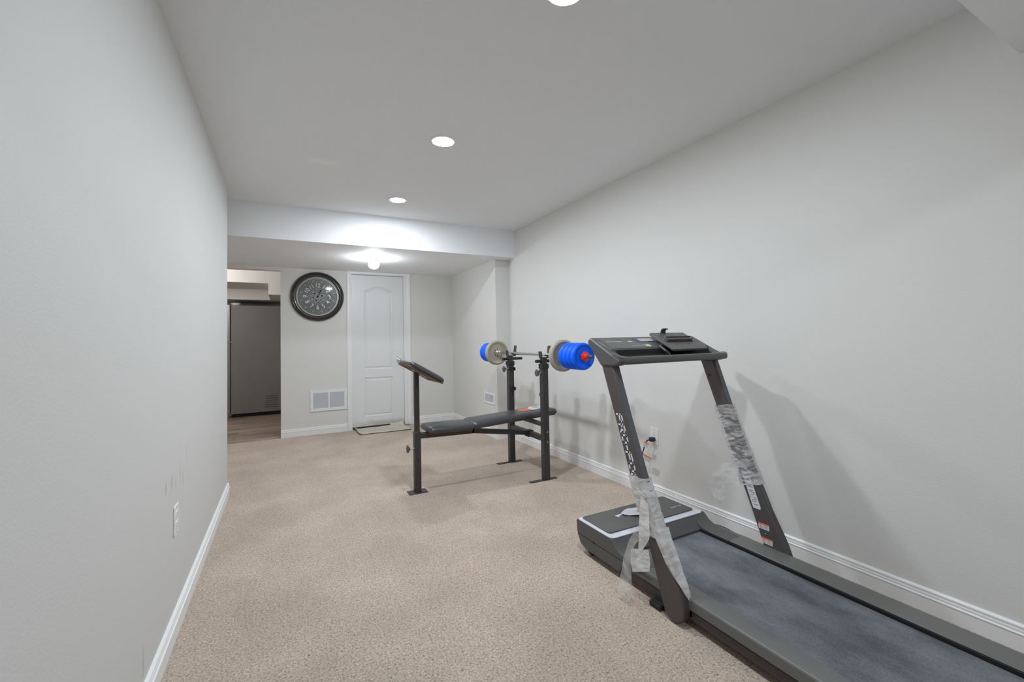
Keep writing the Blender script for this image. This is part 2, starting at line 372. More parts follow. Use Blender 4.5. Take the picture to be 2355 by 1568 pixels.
# baseboards : stepped profile (offset from wall, height)
prof = [(0, 0), (.014, 0), (.014, .058), (.0165, .060), (.0165, .063), (.012, .067), (.0125, .074), (.010, .080), (.0115, .084), (.011, .089), (.006, .094), (0, .095)]
def baseboard(name, p0, p1, nrm):
    p0 = Vector((*p0, 0)); p1 = Vector((*p1, 0)); nrm = Vector((*nrm, 0)); bm = bm_()
    A = [bm.verts.new(p0+nrm*u+Vector((0, 0, v))) for u, v in prof]; B = [bm.verts.new(p1+nrm*u+Vector((0, 0, v))) for u, v in prof]
    n = len(prof)
    for i in range(n): bm.faces.new((A[i], A[(i+1) % n], B[(i+1) % n], B[i]))
    bm.faces.new(A[::-1]); bm.faces.new(B)
    return struct(name, bm, M_trim)
baseboard('baseboard_left', (XL, -3.2), (XL, YL), (1, 0))
baseboard('baseboard_left_end', (XL-T, YL), (XL+.012, YL), (0, 1))
baseboard('baseboard_right', (XR, -3.2), (XR, YC), (-1, 0))
baseboard('baseboard_far', (OX1, YF), (.70, YF), (0, -1))
baseboard('baseboard_far', (1.53, YF), (XA, YF), (0, -1))
baseboard('baseboard_alcove', (XA, YC-.012), (XA, YF), (-1, 0))
baseboard('baseboard_alcove', (XA, YC), (XR, YC), (0, -1))
baseboard('baseboard_back', (XL, -3.2), (XR, -3.2), (0, 1))

# ---- door with casing
door = bpy.data.objects.new('door_1', None); C.objects.link(door); door.location = (1.1, YF, 0); door['kind'] = 'structure'
def casing():
    bm = bm_(); y1 = YF
    cp = lambda s, x0: [(x0, y1), (x0, y1-.012), (x0+s*.012, y1-.016), (x0+s*.030, y1-.015), (x0+s*.040, y1-.010), (x0+s*.056, y1-.008), (x0+s*.058, y1)]
    prism(bm, cp(1, .702), 'z', 0, ZS-.001); prism(bm, cp(-1, 1.527), 'z', 0, ZS-.001)
    box(bm, .75, 1.48, YF-.012, YF, DZ, ZS-.001)
    # jambs lining the doorway
    box(bm, DX0-.001, DX0+.004, YF, YF+T, 0, DZ); box(bm, DX1, DX1+.032, YF-.004, YF, 0, DZ)
    box(bm, DX1-.004, DX1+.001, YF, YF+T, 0, DZ); box(bm, DX0, DX1, YF, YF+T, DZ-.004, DZ)
    return bm
obj('door_casing', casing(), M_trim, door, bevel=.0015)
def slab():
    bm = bm_(); y0 = YF+.028; y1 = YF+.063; x0, x1, z0, z1 = DX0+.006, DX1-.006, .03, DZ-.008
    def arch(xa, xb, za, zt, rise, n=20):
        o = [(xa, za), (xb, za)]
        for k in range(n+1):
            t = k/n; x = xb+(xa-xb)*t; o.append((x, zt + rise*max(0, math.sin(PI*t))**1.6))
        return o
    panels = [(lambda i: arch(.915+i, 1.288-i, .772+i, 1.812-i, .06)), (lambda i: [(.915+i, .157+i), (1.288-i, .157+i), (1.288-i, .662-i), (.915+i, .662-i)])]
    outer = [bm.verts.new(p) for p in ((x0, y0, z0), (x1, y0, z0), (x1, y0, z1), (x0, y0, z1))]
    edges = [bm.edges.new((outer[i], outer[(i+1) % 4])) for i in range(4)]
    for pf in panels:
        rings = []
        for inset, dep in ((0, 0), (.009, .010), (.019, .012), (.034, .002)):
            rings.append([bm.verts.new((p[0], y0+dep, p[1])) for p in pf(inset)])
        n = len(rings[0])
        edges += [bm.edges.new((rings[0][i], rings[0][(i+1) % n])) for i in range(n)]
        for a, c in zip(rings, rings[1:]):
            for i in range(n): bm.faces.new((a[i], a[(i+1) % n], c[(i+1) % n], c[i]))
        bm.faces.new(rings[-1])
    bmesh.ops.triangle_fill(bm, use_beauty=True, edges=edges)
    back = [bm.verts.new((v.co.x, y1, v.co.z)) for v in outer]
    for i in range(4): bm.faces.new((outer[i], outer[(i+1) % 4], back[(i+1) % 4], back[i]))
    bm.faces.new(back)
    return bm
obj('door_panel', slab(), M_door, door)
b = bm_(); KM = frame((1.372, YF+.028, .872), (1, 0, 0), (0, 0, 1))
lathe(b, [(.032, 0), (.032, .004), (.022, .010), (.011, .014), (.011, .03), (.02, .036), (.028, .045), (.029, .056), (.022, .066), (.008, .07)], 28, KM)
obj('door_knob', b, M_chrome, door, smooth=True)
b = bm_(); box(b, DX0, DX1, YF-.0, YF+T, 0, .008); obj('threshold', b, mat('dark_threshold', (110, 104, 98), .6), door)
b = bm_(); box(b, 1.36, 1.50, YF-.03, YF, .0, .008); obj('threshold_strip', b, mat('grey_vinyl_strip', (118, 112, 106), .6), door)
# ---- kitchen beyond the opening
b = bm_(); box(b, -2.6, 1.0, YF+T, 9.0, 2.45, 2.55); struct('ceiling', b, M_wall)
b = bm_(); box(b, -2.6, 1.0, 8.9, 9.0, 0, 2.45); struct('wall_kitchen', b, M_wall)
b = bm_(); box(b, -2.7, -2.6, YF+T, 9.0, 0, 2.45); struct('wall_kitchen_left', b, M_wall)
b = bm_(); box(b, .9, 1.0, YF+T, 9.0, 0, 2.45); struct('wall_kitchen_right', b, M_wall)
b = bm_(); box(b, -2.6, -.213, 7.0, 7.88, 1.99, 2.45); box(b, -.213, .9, 7.0, 8.9, 1.83, 2.45); box(b, -2.6, -.213, 7.88, 8.9, 1.83, 2.45)
struct('trim_3', b, M_wall)

# ================================================================== LIGHTS AND FIXTURES
def recessed(name, x, y, label, k=1., group='recessed lights along the ceiling'):
    M_e = mat('lit_diffuser', (255, 255, 255), .5, emis=LAMP_COL, estr=LAMP_L*k)
    t = thing(name, (x, y, H), label, 'ceiling light', group)
    b = bm_(); lathe(b, [(.060, 0), (.060, -.003), (.066, -.006), (.080, -.004), (.084, 0)], 48, Matrix.Translation((x, y, H)), False, False); obj('trim_ring', b, M_plate, t, smooth=True)
    b = bm_(); lathe(b, [(.0605, -.0035), (.058, -.0055), (.050, -.0068), (.030, -.0076), (.002, -.008)], 48, Matrix.Translation((x, y, H)), False, True); obj('diffuser', b, M_e, t, smooth=True)
    return t
recessed('recessed_light', .861, 2.507, 'round recessed ceiling light in the middle, above the weight bench side of the room')
recessed('recessed_light', .864, 3.737, 'round recessed ceiling light nearest the drop beam', .82)
recessed('recessed_light', .875, 1.215, 'round recessed ceiling light glowing at the top edge of the view, nearest the camera', .78)
# lamps of the same row behind the camera
recessed('recessed_light', .87, -1.25, 'round recessed ceiling light behind the camera', 1.0)
t = thing('bulb_light', (.859, 4.87, ZS), 'bare white globe bulb in a holder under the dropped ceiling before the door', 'ceiling light')
b = bm_(); lathe(b, [(.058, 0), (.058, -.008), (.050, -.014), (.044, -.020), (.044, -.032), (.050, -.042), (.049, -.046)], 32, Matrix.Translation((.859, 4.87, ZS))); obj('lamp_holder', b, M_plate, t, smooth=True)
b = bm_(); BM = Matrix.Translation((.859, 4.87, ZS))
lathe(b, [(.049, -.040), (.0545, -.050), (.057, -.062), (.058, -.076), (.054, -.094), (.042, -.110), (.022, -.121), (.003, -.124)], 32, BM)
obj('bulb', b, M_bulb, t, smooth=True)
kd = bpy.data.lights.new('kitchen_lamp', 'POINT'); kd.energy = 30; kd.color = (1, .91, .88); kd.shadow_soft_size = .12
ko = bpy.data.objects.new('kitchen_lamp', kd); C.objects.link(ko); ko.location = (-1.3, 6.35, 2.0)
area_lamp('hall_lamp', (-1.4, 4.9, 2.0), .2, 7, (.86, .93, 1))

# ================================================================== WALL CLOCK
def make_clock():
    cx, cz = .358, 1.713; R0 = .306
    t = thing('wall_clock', (cx, YF, cz), 'large round dark wall clock with silver numerals between the kitchen opening and the door', 'clock')
    F = frame((cx, YF, cz), (1, 0, 0), (0, 0, 1))       # local z points into the room (-Y)
    b = bm_(); lathe(b, [(R0-.012, .0), (R0, .006), (R0, .022), (R0-.008, .034), (R0-.018, .037), (R0-.024, .033), (R0-.034, .042), (R0-.046, .043), (R0-.052, .037), (R0-.058, .036), (R0-.064, .028), (R0-.066, .012)], 96, F, True, False)
    obj('clock_ring', b, M_clock, t, smooth=True, auto=50)
    b = bm_()
    n = 96
    for rr, w_, z in ((.243, .004, .030), (.232, .006, .0165),):
        lathe(b, [(rr-w_/2, z-.003), (rr-w_/2, z), (rr+w_/2, z), (rr+w_/2, z-.003)], n, F, False, False)
    obj('inner_ring', b, M_num, t, smooth=True)
    b = bm_(); lathe(b, [(.244, .004), (.244, .012), (.228, .0125), (.226, .010), (.21, .0105), (.001, .0105)], 96, F, True, True); face = obj('clock_face', b, M_face, t)
    # scalloped relief, arrowheads and gear rosette
    b = bm_()
    def ring_poly(fr, w_, z, N=240):
        A = [];
        for i in range(N):
            a = 2*PI*i/N; r = fr(a)
            A.append([bm_v(b, F, (r-w_/2)*math.sin(a), (r-w_/2)*math.cos(a), z), bm_v(b, F, (r+w_/2)*math.sin(a), (r+w_/2)*math.cos(a), z)])
        for i in range(N): b.faces.new((A[i][0], A[i][1], A[(i+1) % N][1], A[(i+1) % N][0]))
    def bm_v(b, F, x, y, z): return b.verts.new(F @ Vector((x, y, z)))
    ring_poly(lambda a: .166+.028*abs(math.cos(6*a)), .003, .0125)
    ring_poly(lambda a: .215, .0022, .0125); ring_poly(lambda a: .208, .0012, .0125)
    ring_poly(lambda a: .098, .003, .0125); ring_poly(lambda a: .088, .0016, .0125)
    for k in range(12):
        a = 2*PI*(k+.5)/12
        for (r0, da) in ((.182, 0), (.192, 0)):
            pts = [(r0+.016, 0), (r0, -.012), (r0+.004, 0), (r0, .012)]
            v = [bm_v(b, F, r*math.sin(a)+s*math.cos(a), r*math.cos(a)-s*math.sin(a), .0127) for r, s in pts]; b.faces.new(v)
    obj('scallop_relief', b, M_relief, t)
    b = bm_()
    def gear(gx, gy, r, teeth, w_, z):
        N = teeth*4; A = []
        for i in range(N):
            a = 2*PI*i/N; ro = r if (i % 4) in (0, 1) else r*.86
            A.append((bm_v(b, F, gx+ro*math.sin(a), gy+ro*math.cos(a), z), bm_v(b, F, gx+(r-w_)*math.sin(a), gy+(r-w_)*math.cos(a), z)))
        for i in range(N): b.faces.new((A[i][0], A[i][1], A[(i+1) % N][1], A[(i+1) % N][0]))
        for k in range(4):
            a = k*PI/2+r*30; s = w_*.35
            v = [bm_v(b, F, gx+x*math.cos(a)+y*math.sin(a), gy-x*math.sin(a)+y*math.cos(a), z) for x, y in ((-s, -(r-w_)), (s, -(r-w_)), (s, r-w_), (-s, r-w_))]; b.faces.new(v)
    gear(0, 0, .026, 12, .010, .0150)
    for k in range(6):
        a = 2*PI*k/6+.3; gear(.052*math.sin(a), .052*math.cos(a), .024 if k % 2 else .02, 10, .008, .0138)
    for k in range(9):
        a = 2*PI*k/9; gear(.076*math.sin(a), .076*math.cos(a), .011, 8, .005, .0132)
    obj('gear_rosette', b, M_relief, t)
    for k in range(1, 13):
        a = 2*PI*k/12; top = k in (9, 10, 11, 12, 1, 2, 3)
        rad = Vector((math.sin(a), 0, math.cos(a))); upv = rad if top else -rad
        if k == 6: upv = Vector((0, 0, 1))
        if k == 3: upv = Vector((-.5, 0, .86))
        rgt = Vector((upv.z, 0, -upv.x))
        o = text_mesh('numeral', str(k), .074, frame(Vector((cx, YF-.014, cz))+rad*.138, rgt, upv), M_num, t, .0012, .0006, sx=.85)
    b = bm_()
    def hand(ang, L, w_, z):
        F2 = F @ Matrix.Rotation(-ang, 4, 'Z')
        prism(b, [(-w_*.4, -.025), (w_*.4, -.025), (w_*.35, L*.55), (w_*1.4, L*.7), (0, L), (-w_*1.4, L*.7), (-w_*.35, L*.55)], 'z', z, z+.0015, F2)
        return b
    hand(math.radians(25), .105, .007, .018); obj('hour_hand', b, M_black, t)
    b = bm_(); hand(math.radians(27), .075, .005, .021); lathe(b, [(.010, .016), (.010, .023), (.004, .025)], 20, F); obj('minute_hand', b, M_black, t)
    b = bm_(); lathe(b, [(.241, .0285), (.12, .0285), (.002, .0285)], 64, F, False, True); obj('clock_glass', b, M_glass, t, smooth=True)
make_clock()

# ================================================================== VENTS
def grille():
    x0, x1, z0, z1 = .266, .697, .282, .545
    t = thing('return_air_vent', (.48, YF, .41), 'wide white return air grille with two louvre fields low beside the door casing', 'vent')
    b = bm_(); xm = (x0+x1)/2
    o = .036
    box(b, x0, x1, YF-.012, YF, z0, z0+o); box(b, x0, x1, YF-.012, YF, z1-o, z1)
    box(b, x0, x0+.036, YF-.012, YF, z0+o, z1-o); box(b, x1-.036, x1, YF-.012, YF, z0+o, z1-o); box(b, xm-.010, xm+.010, YF-.012, YF, z0+o, z1-o)
    obj('vent_frame', b, M_vent, t, bevel=.002)
    for a, c in ((x0+.036, xm-.010), (xm+.010, x1-.036)):
        b = bm_(); box(b, a, c, YF-.002, YF-.0005, z0+o, z1-o); obj('duct_opening', b, M_ventdark, t)
        b = bm_(); n = 19
        for k in range(n):
            z = z0+o+.004+(z1-z0-2*o-.008)*k/(n-1)
            M = Matrix.Translation(((a+c)/2, YF-.006, z)) @ Matrix.Rotation(math.radians(38), 4, 'X')
            box(b, -(c-a)/2, (c-a)/2, -.006, .006, -.0008, .0008, M)
        obj('louvres', b, M_vent, t)
    for x in (x0+.015, x1-.012):
        b = bm_(); lathe(b, [(.004, 0), (.004, .002), (.001, .003)], 12, frame((x, YF-.012, (z0+z1)/2), (1, 0, 0), (0, 0, 1))); obj('screw', b, M_steel, t)
grille()
def register():
    y0, y1, z0, z1 = 4.528, 4.822, .375, .507; x = XA
    t = thing('wall_register', (x, 4.675, .44), 'small white supply register on the boxed-out wall behind the barbell', 'vent')
    b = bm_(); outl = rrect(y0, y1, z0, z1, .012); inn = rrect(y0+.032, y1-.032, z0+.025, z1-.022, .003)
    A = [b.verts.new((x, p[0], p[1])) for p in outl]; B = [b.verts.new((x-.009, p[0]+(.006 if p[0] < 4.67 else -.006), p[1]+(.005 if p[1] < .44 else -.005))) for p in outl]
    D = [b.verts.new((x-.008, p[0], p[1])) for p in inn]; E = [b.verts.new((x-.002, p[0], p[1])) for p in inn]
    n = len(A)
    for P_, Q in ((A, B), (B, D), (D, E)):
        for i in range(n): b.faces.new((P_[i], P_[(i+1) % n], Q[(i+1) % n], Q[i]))
    obj('register_frame', b, M_vent, t, smooth=True)
    b = bm_(); box(b, x-.003, x-.001, y0+.03, y1-.03, z0+.02, z1-.02); obj('duct_opening', b, M_ventdark, t)
    b = bm_()
    for k in range(24):
        y = y0+.036+(y1-y0-.072)*k/23; box(b, x-.007, x-.003, y-.0014, y+.0014, z0+.024, z1-.021)
    box(b, x-.010, x-.003, 4.668, 4.680, z0+.024, z1-.021)
    obj('louvres', b, M_vent, t)
    for y in (y0+.014, y1-.014):
        b = bm_(); lathe(b, [(.0035, 0), (.0035, .003), (.001, .004)], 10, frame((x-.008, y, .44), (0, -1, 0), (0, 0, 1))); obj('screw', b, M_steel, t)
register()

# ================================================================== OUTLETS
def outlet(name, wallx, s, y, z, label):
    """s = direction into the room along x"""
    t = thing(name, (wallx, y, z), label, 'outlet')
    b = bm_(); prism(b, rrect(y-.036, y+.036, z-.058, z+.058, .004, 3), 'x', wallx, wallx+s*.005); obj('cover_plate', b, M_plate, t, bevel=.0015)
    for dz in (-.020, .020):
        b = bm_(); prism(b, rrect(y-.017, y+.017, z+dz-.014, z+dz+.014, .008, 4), 'x', wallx+s*.005, wallx+s*.0068); so = obj('socket', b, M_plate, t)
        b = bm_()
        for yy, h in ((-.0065, .0045), (.0065, .0038)): box(b, wallx+s*.0067, wallx+s*.0071, y+yy-.0011, y+yy+.0011, z+dz+.002-h+.002, z+dz+.002+h)
        lathe(b, [(.0026, 0), (.0026, .0004)], 10, frame((wallx+s*.0068, y, z+dz-.008), (0, s, 0), (0, 0, 1)))
        obj('socket_slots', b, M_socket, so)
    for dz in (-.048, .048) if s > 0 else (-.047, .047):
        b = bm_(); lathe(b, [(.0028, 0), (.0028, .001), (.001, .0016)], 12, frame((wallx+s*.005, y, z+dz), (0, s, 0), (0, 0, 1))); obj('screw', b, M_steel, t)
    return t
outlet('wall_outlet', XR, -1, 2.262, .433, 'white duplex outlet on the right wall with a black plug in it')
outlet('wall_outlet', XL, 1, 2.182, .443, 'white duplex outlet on the left wall above the baseboard')

# power cord with its plug and paper tags
t = thing('power_cord', (XR, 2.25, .41), 'black power cord with orange edged warning tags plugged in behind the treadmill', 'cord')
b = bm_(); box(b, XR-.045, XR-.0075, 2.245, 2.279, .398, .428); obj('plug', b, M_cord, t, bevel=.008, seg=3)
path = bez([(XR-.04, 2.262, .413), (XR-.052, 2.275, .408), (XR-.058, 2.292, .385), (XR-.06, 2.31, .34), (XR-.062, 2.325, .29), (XR-.066, 2.34, .2), (2.23, 2.33, .09), (2.215, 2.27, .018), (2.19, 2.12, .008), (2.21, 1.95, .008), (2.243, 1.80, .010), (2.258, 1.70, .016), (2.245, 1.60, .010), (2.19, 1.55, .008), (2.10, 1.62, .008), (2.075, 1.70, .02), (2.047, 1.76, .05)], 8)
b = bm_(); tube(b, path, .0042, 10); obj('cord', b, M_cord, t, smooth=True)
def cord_tag(P, rgt, upv, w_, h_):
    F = frame(P, rgt, upv)
    b = bm_(); box(b, -w_/2, w_/2, -h_, 0, -.0006, .0006, F); g = obj('warning_tag', b, M_label, t)
    b = bm_(); box(b, -w_/2, w_/2, -h_*.26, .0, .0007, .0012, F); obj('tag_header', b, M_orange, g)
    b = bm_()
    for k in range(4): box(b, -w_*.42, w_*.42, -h_*(.38+.14*k), -h_*(.34+.14*k), .0007, .001, F)
    obj('tag_print', b, M_textg, g)
cord_tag((2.242, 2.275, .392), (.35, -.85, -.38), (.1, -.3, .9), .034, .036)
cord_tag((2.240, 2.268, .302), (.15, -.95, -.28), (0, -.2, 1), .07, .045)

# ================================================================== DOOR MAT
def door_mat():
    bm = bm_(); nx, ny = 60, 24; x0, x1, y0, y1 = .79, 1.425, 5.565, 5.908
    top = []
    for i in range(nx+1):
        col = []
        for j in range(ny+1):
            u = i/nx; v = j/ny
            x = x0+(x1-x0)*u - .03*(1-v)*0 + (.02*v if u > .5 else 0)*-1; y = y0+(y1-y0)*v
            y += .02*(1-v)*math.sin(PI*u)*0 - .014*u*(1-v)
            z = .010 + .006*noise.noise(Vector((x*6, y*6, 1)))
            z += .045*max(0, (v-.72)/.28)**2*(.5+.5*u)*(1 if u > .72 else .25) + .02*max(0, (.06-u)/.06)
            col.append((x, y, max(z, .008)))
        top.append(col)
    A = [[bm.verts.new(p) for p in c] for c in top]; B = [[bm.verts.new((p[0], p[1], p[2]-.007)) for p in c] for c in top]
    for i in range(nx):
        for j in range(ny):
            bm.faces.new((A[i][j], A[i+1][j], A[i+1][j+1], A[i][j+1])); bm.faces.new((B[i][j], B[i][j+1], B[i+1][j+1], B[i+1][j]))
    for i in range(nx):
        bm.faces.new((A[i][0], B[i][0], B[i+1][0], A[i+1][0])); bm.faces.new((A[i][ny], A[i+1][ny], B[i+1][ny], B[i][ny]))
    for j in range(ny):
        bm.faces.new((A[0][j], A[0][j+1], B[0][j+1], B[0][j])); bm.faces.new((A[nx][j], B[nx][j], B[nx][j+1], A[nx][j+1]))
    t = thing('door_mat', (1.1, 5.74, 0), 'worn beige carpet offcut lying as a mat before the closed door', 'mat')
    obj('mat_pile', bm, M_mat, t, smooth=True)
    b = bm_(); tube(b, [(p[0], p[1]-.002, p[2]-.003) for p in [c[0] for c in top]], .0035, 6); obj('dark_binding', b, mat('mat_binding', (92, 82, 70), .9), t)
door_mat()

# ================================================================== FRIDGE
t = thing('refrigerator', (-.4, 8.3, 0), 'tall dark grey refrigerator with steel doors in the kitchen beyond the opening', 'refrigerator')
b = bm_(); box(b, -.752, -.01, 7.98, 8.7, .05, 1.745); obj('fridge_body', b, M_fridge, t, bevel=.006)
b = bm_(); box(b, -.74, -.03, 8.0, 8.68, .0, .05); obj('fridge_plinth', b, M_black, t)
for nm, z0, z1 in (('freezer_door', 1.18, 1.755), ('fridge_door', .06, 1.165)):
    b = bm_(); box(b, -.82, -.760, 7.975, 8.705, z0, z1); d = obj(nm, b, M_silver, t, bevel=.008)
    b = bm_(); hz = (z0+.05, z0+.45) if z0 > 1 else (z1-.55, z1-.06)
    tube(b, [(-.82, 8.62, hz[0]), (-.865, 8.62, hz[0]+.02), (-.865, 8.62, hz[1]-.02), (-.82, 8.62, hz[1])], .011, 10); obj('door_handle', b, M_chrome, d, smooth=True)
for z in (1.172, .05):
    b = bm_(); box(b, -.82, -.745, 7.965, 8.01, z-.008, z+.008); obj('hinge', b, M_steel, t)
b = bm_()
for k in range(6): box(b, -.29, -.11, 7.977, 7.981, .12+.035*k, .128+.035*k)
obj('side_vent_slots', b, mat('fridge_slot', (66, 65, 64), .7), t)
t = thing('plastic_tub', (-.69, 8.04, 1.745), 'small white plastic tub lying on top of the refrigerator', 'tub')
b = bm_(); lathe(b, [(.055, 0), (.066, .022), (.066, .026)], 32, Matrix.Translation((-.69, 8.06, 1.746))); obj('tub_body', b, M_plate, t, smooth=True)
b = bm_(); lathe(b, [(.069, .026), (.069, .034), (.062, .040), (.003, .041)], 32, Matrix.Translation((-.69, 8.06, 1.746))); obj('tub_lid', b, M_plate, t, smooth=True)

# ================================================================== WEIGHT BENCH
def pad(L, W, T_, r=.035):
    """upholstered pad, local x length, y width, bottom at z=0"""
    bm = bm_(); rings = []
    for inset, z in ((.004, 0), (0, .006), (0, T_*.45), (.006, T_*.72), (.018, T_*.90), (.040, T_), (.09, T_*1.05)):
        rings.append([bm.verts.new((p[0], p[1], z)) for p in rrect(inset, L-inset, -W/2+inset, W/2-inset, max(.006, r-inset*.3), 6)])
    n = len(rings[0])
    for a, c in zip(rings, rings[1:]):
        for i in range(n): bm.faces.new((a[i], a[(i+1) % n], c[(i+1) % n], c[i]))
    bm.faces.new(rings[0][::-1]); bm.faces.new(rings[-1])
    return bm
def oriented(p0, p1, Y):
    p0 = Vector((p0[0], Y, p0[1])); p1 = Vector((p1[0], Y, p1[1])); x = (p1-p0).normalized(); y = Vector((0, 1, 0)); return frame(p0, x, y), (p1-p0).length
def rod_box(bm, a, c, w_, h_, wy=None):
    """square tube from a to c; width across = w_, height = h_"""
    a = Vector(a); c = Vector(c); x = (c-a).normalized(); ref = Vector((0, 1, 0)) if abs(x.y) < .8 else Vector((1, 0, 0))
    z = x.cross(ref).normalized(); y = z.cross(x); M = Matrix.Translation(a) @ Matrix((x, y, z)).transposed().to_4x4()
    box(bm, 0, (c-a).length, -w_/2, w_/2, -h_/2, h_/2, M)
YCB = 3.262
PF, PR = 2.996, 3.588; PX = 1.853
def star_knob(x, y, z, parent, L=.03, r=.027):
    b = bm_(); F = frame((x, y, z), (0, 1, 0), (0, 0, 1))   # local z = +x
    F = F @ Matrix.Rotation(PI, 4, 'X')
    tube(b, [(x, y, z), (x-L-.005, y, z)], .005, 10); lathe(b, [(.011, 0), (.011, .008)], 8, frame((x, y, z), (0, 0, 1), (0, 1, 0)))
    k = obj('knob_bolt', b, M_steel, parent, smooth=True)
    b = bm_(); N = 48
    def ring(rs, zz): return [b.verts.new((x-L-zz, y+rs*(1+.10*math.cos(5*2*PI*i/N))*math.cos(2*PI*i/N), z+rs*(1+.10*math.cos(5*2*PI*i/N))*math.sin(2*PI*i/N))) for i in range(N)]
    rs = [ring(r*.35, -.006), ring(r*.5, .002), ring(r*.95, .005), ring(r, .010), ring(r*.9, .016), ring(r*.5, .019)]
    for a, c in zip(rs, rs[1:]):
        for i in range(N): b.faces.new((a[i], a[(i+1) % N], c[(i+1) % N], c[i]))
    b.faces.new(rs[0][::-1]); b.faces.new(rs[-1])
    obj('knob', b, M_knob, parent, smooth=True)
def make_bench():
    t = thing('weight_bench', (1.4, YCB, 0), 'black weight bench with padded seat, tilted arm pad and two rack posts on the carpet', 'weight bench')
    # single front leg
    b = bm_(); box(b, .852, .900, YCB-.036+.0, YCB+.014, .004, .455); leg = obj('leg', b, M_frame, t, bevel=.003)
    b = bm_(); box(b, .805, .945, YCB-.055, YCB+.035, 0, .006); obj('base_plate', b, M_frame, leg, bevel=.002)
    b = bm_(); lathe(b, [(.005, 0), (.005, .001)], 14, frame((.877, YCB-.0365, .243), (1, 0, 0), (0, 0, 1))); obj('bolt_hole', b, M_black, leg)
    star_knob(.852, YCB-.01, .329, leg, .036, .028)
    b = bm_(); box(b, .858, .894, YCB-.029, YCB+.008, .40, .905); obj('arm_pad_post', b, M_frame, t, bevel=.003)
    # tilted arm pad
    F, L = oriented((.780, .962), (1.036, .812), 3.262)
    b = pad(L, .36, .036); bmesh.ops.transform(b, matrix=F @ Matrix.Translation((0, 0, .008)), verts=b.verts); ap = obj('arm_pad', b, M_vinyl, t, smooth=True, auto=60)
    b = bm_(); box(b, .006, L-.006, -.172, .172, 0, .009, F)
    obj('backing_board', b, M_board, ap)
    random.seed(3)
    for s in (-1, 1):     # folded vinyl edge stapled under the board
        b = bm_()
        for k in range(26):
            u = .012+(L-.024)*k/25; c = .150+.008*random.random()
            box(b, u-.006, u+.007, min(s*c, s*.178), max(s*c, s*.178), -.003, .001, F)
        obj('stapled_edge', b, M_vinyl, ap)
    b = bm_(); box(b, L*.28, L*.72, -.05, .05, -.006, -.001, F); obj('mounting_plate', b, mat('bare_steel_plate', (164, 158, 146), .5, metal=.4), ap)
    # main spine
    b = bm_(); rod_box(b, (.897, YCB-.01, .420), (1.335, YCB-.01, .409), .045, .040); rod_box(b, (1.315, YCB-.01, .410), (1.84, YCB-.01, .332), .045, .036)
    obj('spine_tube', b, M_frame, t, bevel=.003)
    # pads
    F, L = oriented((.935, .452), (1.310, .444), YCB)
    b = pad(L, .262, .042); bmesh.ops.transform(b, matrix=F, verts=b.verts); sp = obj('seat_pad', b, M_vinyl, t, smooth=True, auto=60)
    b = bm_(); box(b, .02, L-.02, -.11, .11, -.012, .001, F); obj('seat_board', b, M_board, sp)
    for x in (1.0, 1.24):
        b = bm_(); box(b, x-.02, x+.02, YCB-.03, YCB+.012, .425, .445); obj('seat_bracket', b, M_frame, t)
    F, L = oriented((1.285, .450), (2.075, .492), YCB)
    b = pad(L, .262, .046); bmesh.ops.transform(b, matrix=F, verts=b.verts); bp = obj('back_pad', b, M_vinyl, t, smooth=True, auto=60)
    b = bm_(); box(b, .02, L-.02, -.11, .11, -.012, .001, F); obj('back_board', b, M_board, bp)
    zt = .0487
    b = bm_(); prism(b, [(.50, -.045), (.62, -.075), (.66, .04), (.52, .06), (.46, .01)], 'z', zt, zt+.0008, F); st = obj('orange_sticker', b, mat('worn_orange_print', (190, 110, 84), .6, var=.2, vscale=30), bp)
    b = bm_(); prism(b, [(.585, -.05), (.655, -.06), (.72, .02), (.73, .075), (.62, .085), (.58, .03)], 'z', zt+.0008, zt+.0014, F); obj('white_sticker', b, mat('worn_white_print', (186, 196, 196), .6, var=.2, vscale=40), bp)
    b = bm_()
    for (x, y, l) in ((.62, .0, .05), (.63, .03, .06), (.65, -.03, .03), (.64, .055, .05)): box(b, x, x+l, y-.006, y+.006, zt+.0013, zt+.0018, F)
    obj('sticker_print', b, M_textg, bp)
    # rack posts
    for Y, s in ((PF, 1), (PR, -1)):
        b = bm_(); box(b, PX-.026, PX+.026, Y-.026, Y+.026, .004, .895); post = obj('rack_post', b, M_frame, t, bevel=.003)
        b = bm_(); box(b, PX-.031, PX+.031, Y-.031, Y+.031, .893, .933); obj('post_collar', b, M_rubber, post, bevel=.003)
        b = bm_(); box(b, PX-.15, PX+.10, Y-.020, Y+.020, 0, .005); obj('foot_plate', b, M_frame, post, bevel=.002)
        b = bm_(); box(b, PX-.021, PX+.021, Y-.021, Y+.021, .90, .984); obj('inner_post', b, M_frame, post, bevel=.002)
        # U shaped bar hook
        b = bm_()
        for (x, z1, lean) in ((PX-.026, 1.032, -.10), (PX+.047, 1.076, .12)):
            M = Matrix.Translation((x, Y, .978)) @ Matrix.Rotation(lean, 4, 'Y')
            box(b, -.0025, .0025, -.024, .024, 0, z1-.978, M)
        box(b, PX-.028, PX+.050, Y-.024, Y+.024, .976, .981)
        obj('bar_hook', b, M_frame, post, bevel=.001)
        b = bm_(); tube(b, [(PX-.075, Y, .953), (PX+.125, Y, .953)], .0125, 16); obj('round_peg', b, M_rubber, post, smooth=True)
        b = bm_(); lathe(b, [(.004, 0), (.004, .001)], 12, frame((PX, Y-.0215, .956), (1, 0, 0), (0, 0, 1))); obj('pin_hole', b, M_black, post)
        star_knob(PX-.026, Y-.002, .860, post, .030, .028)
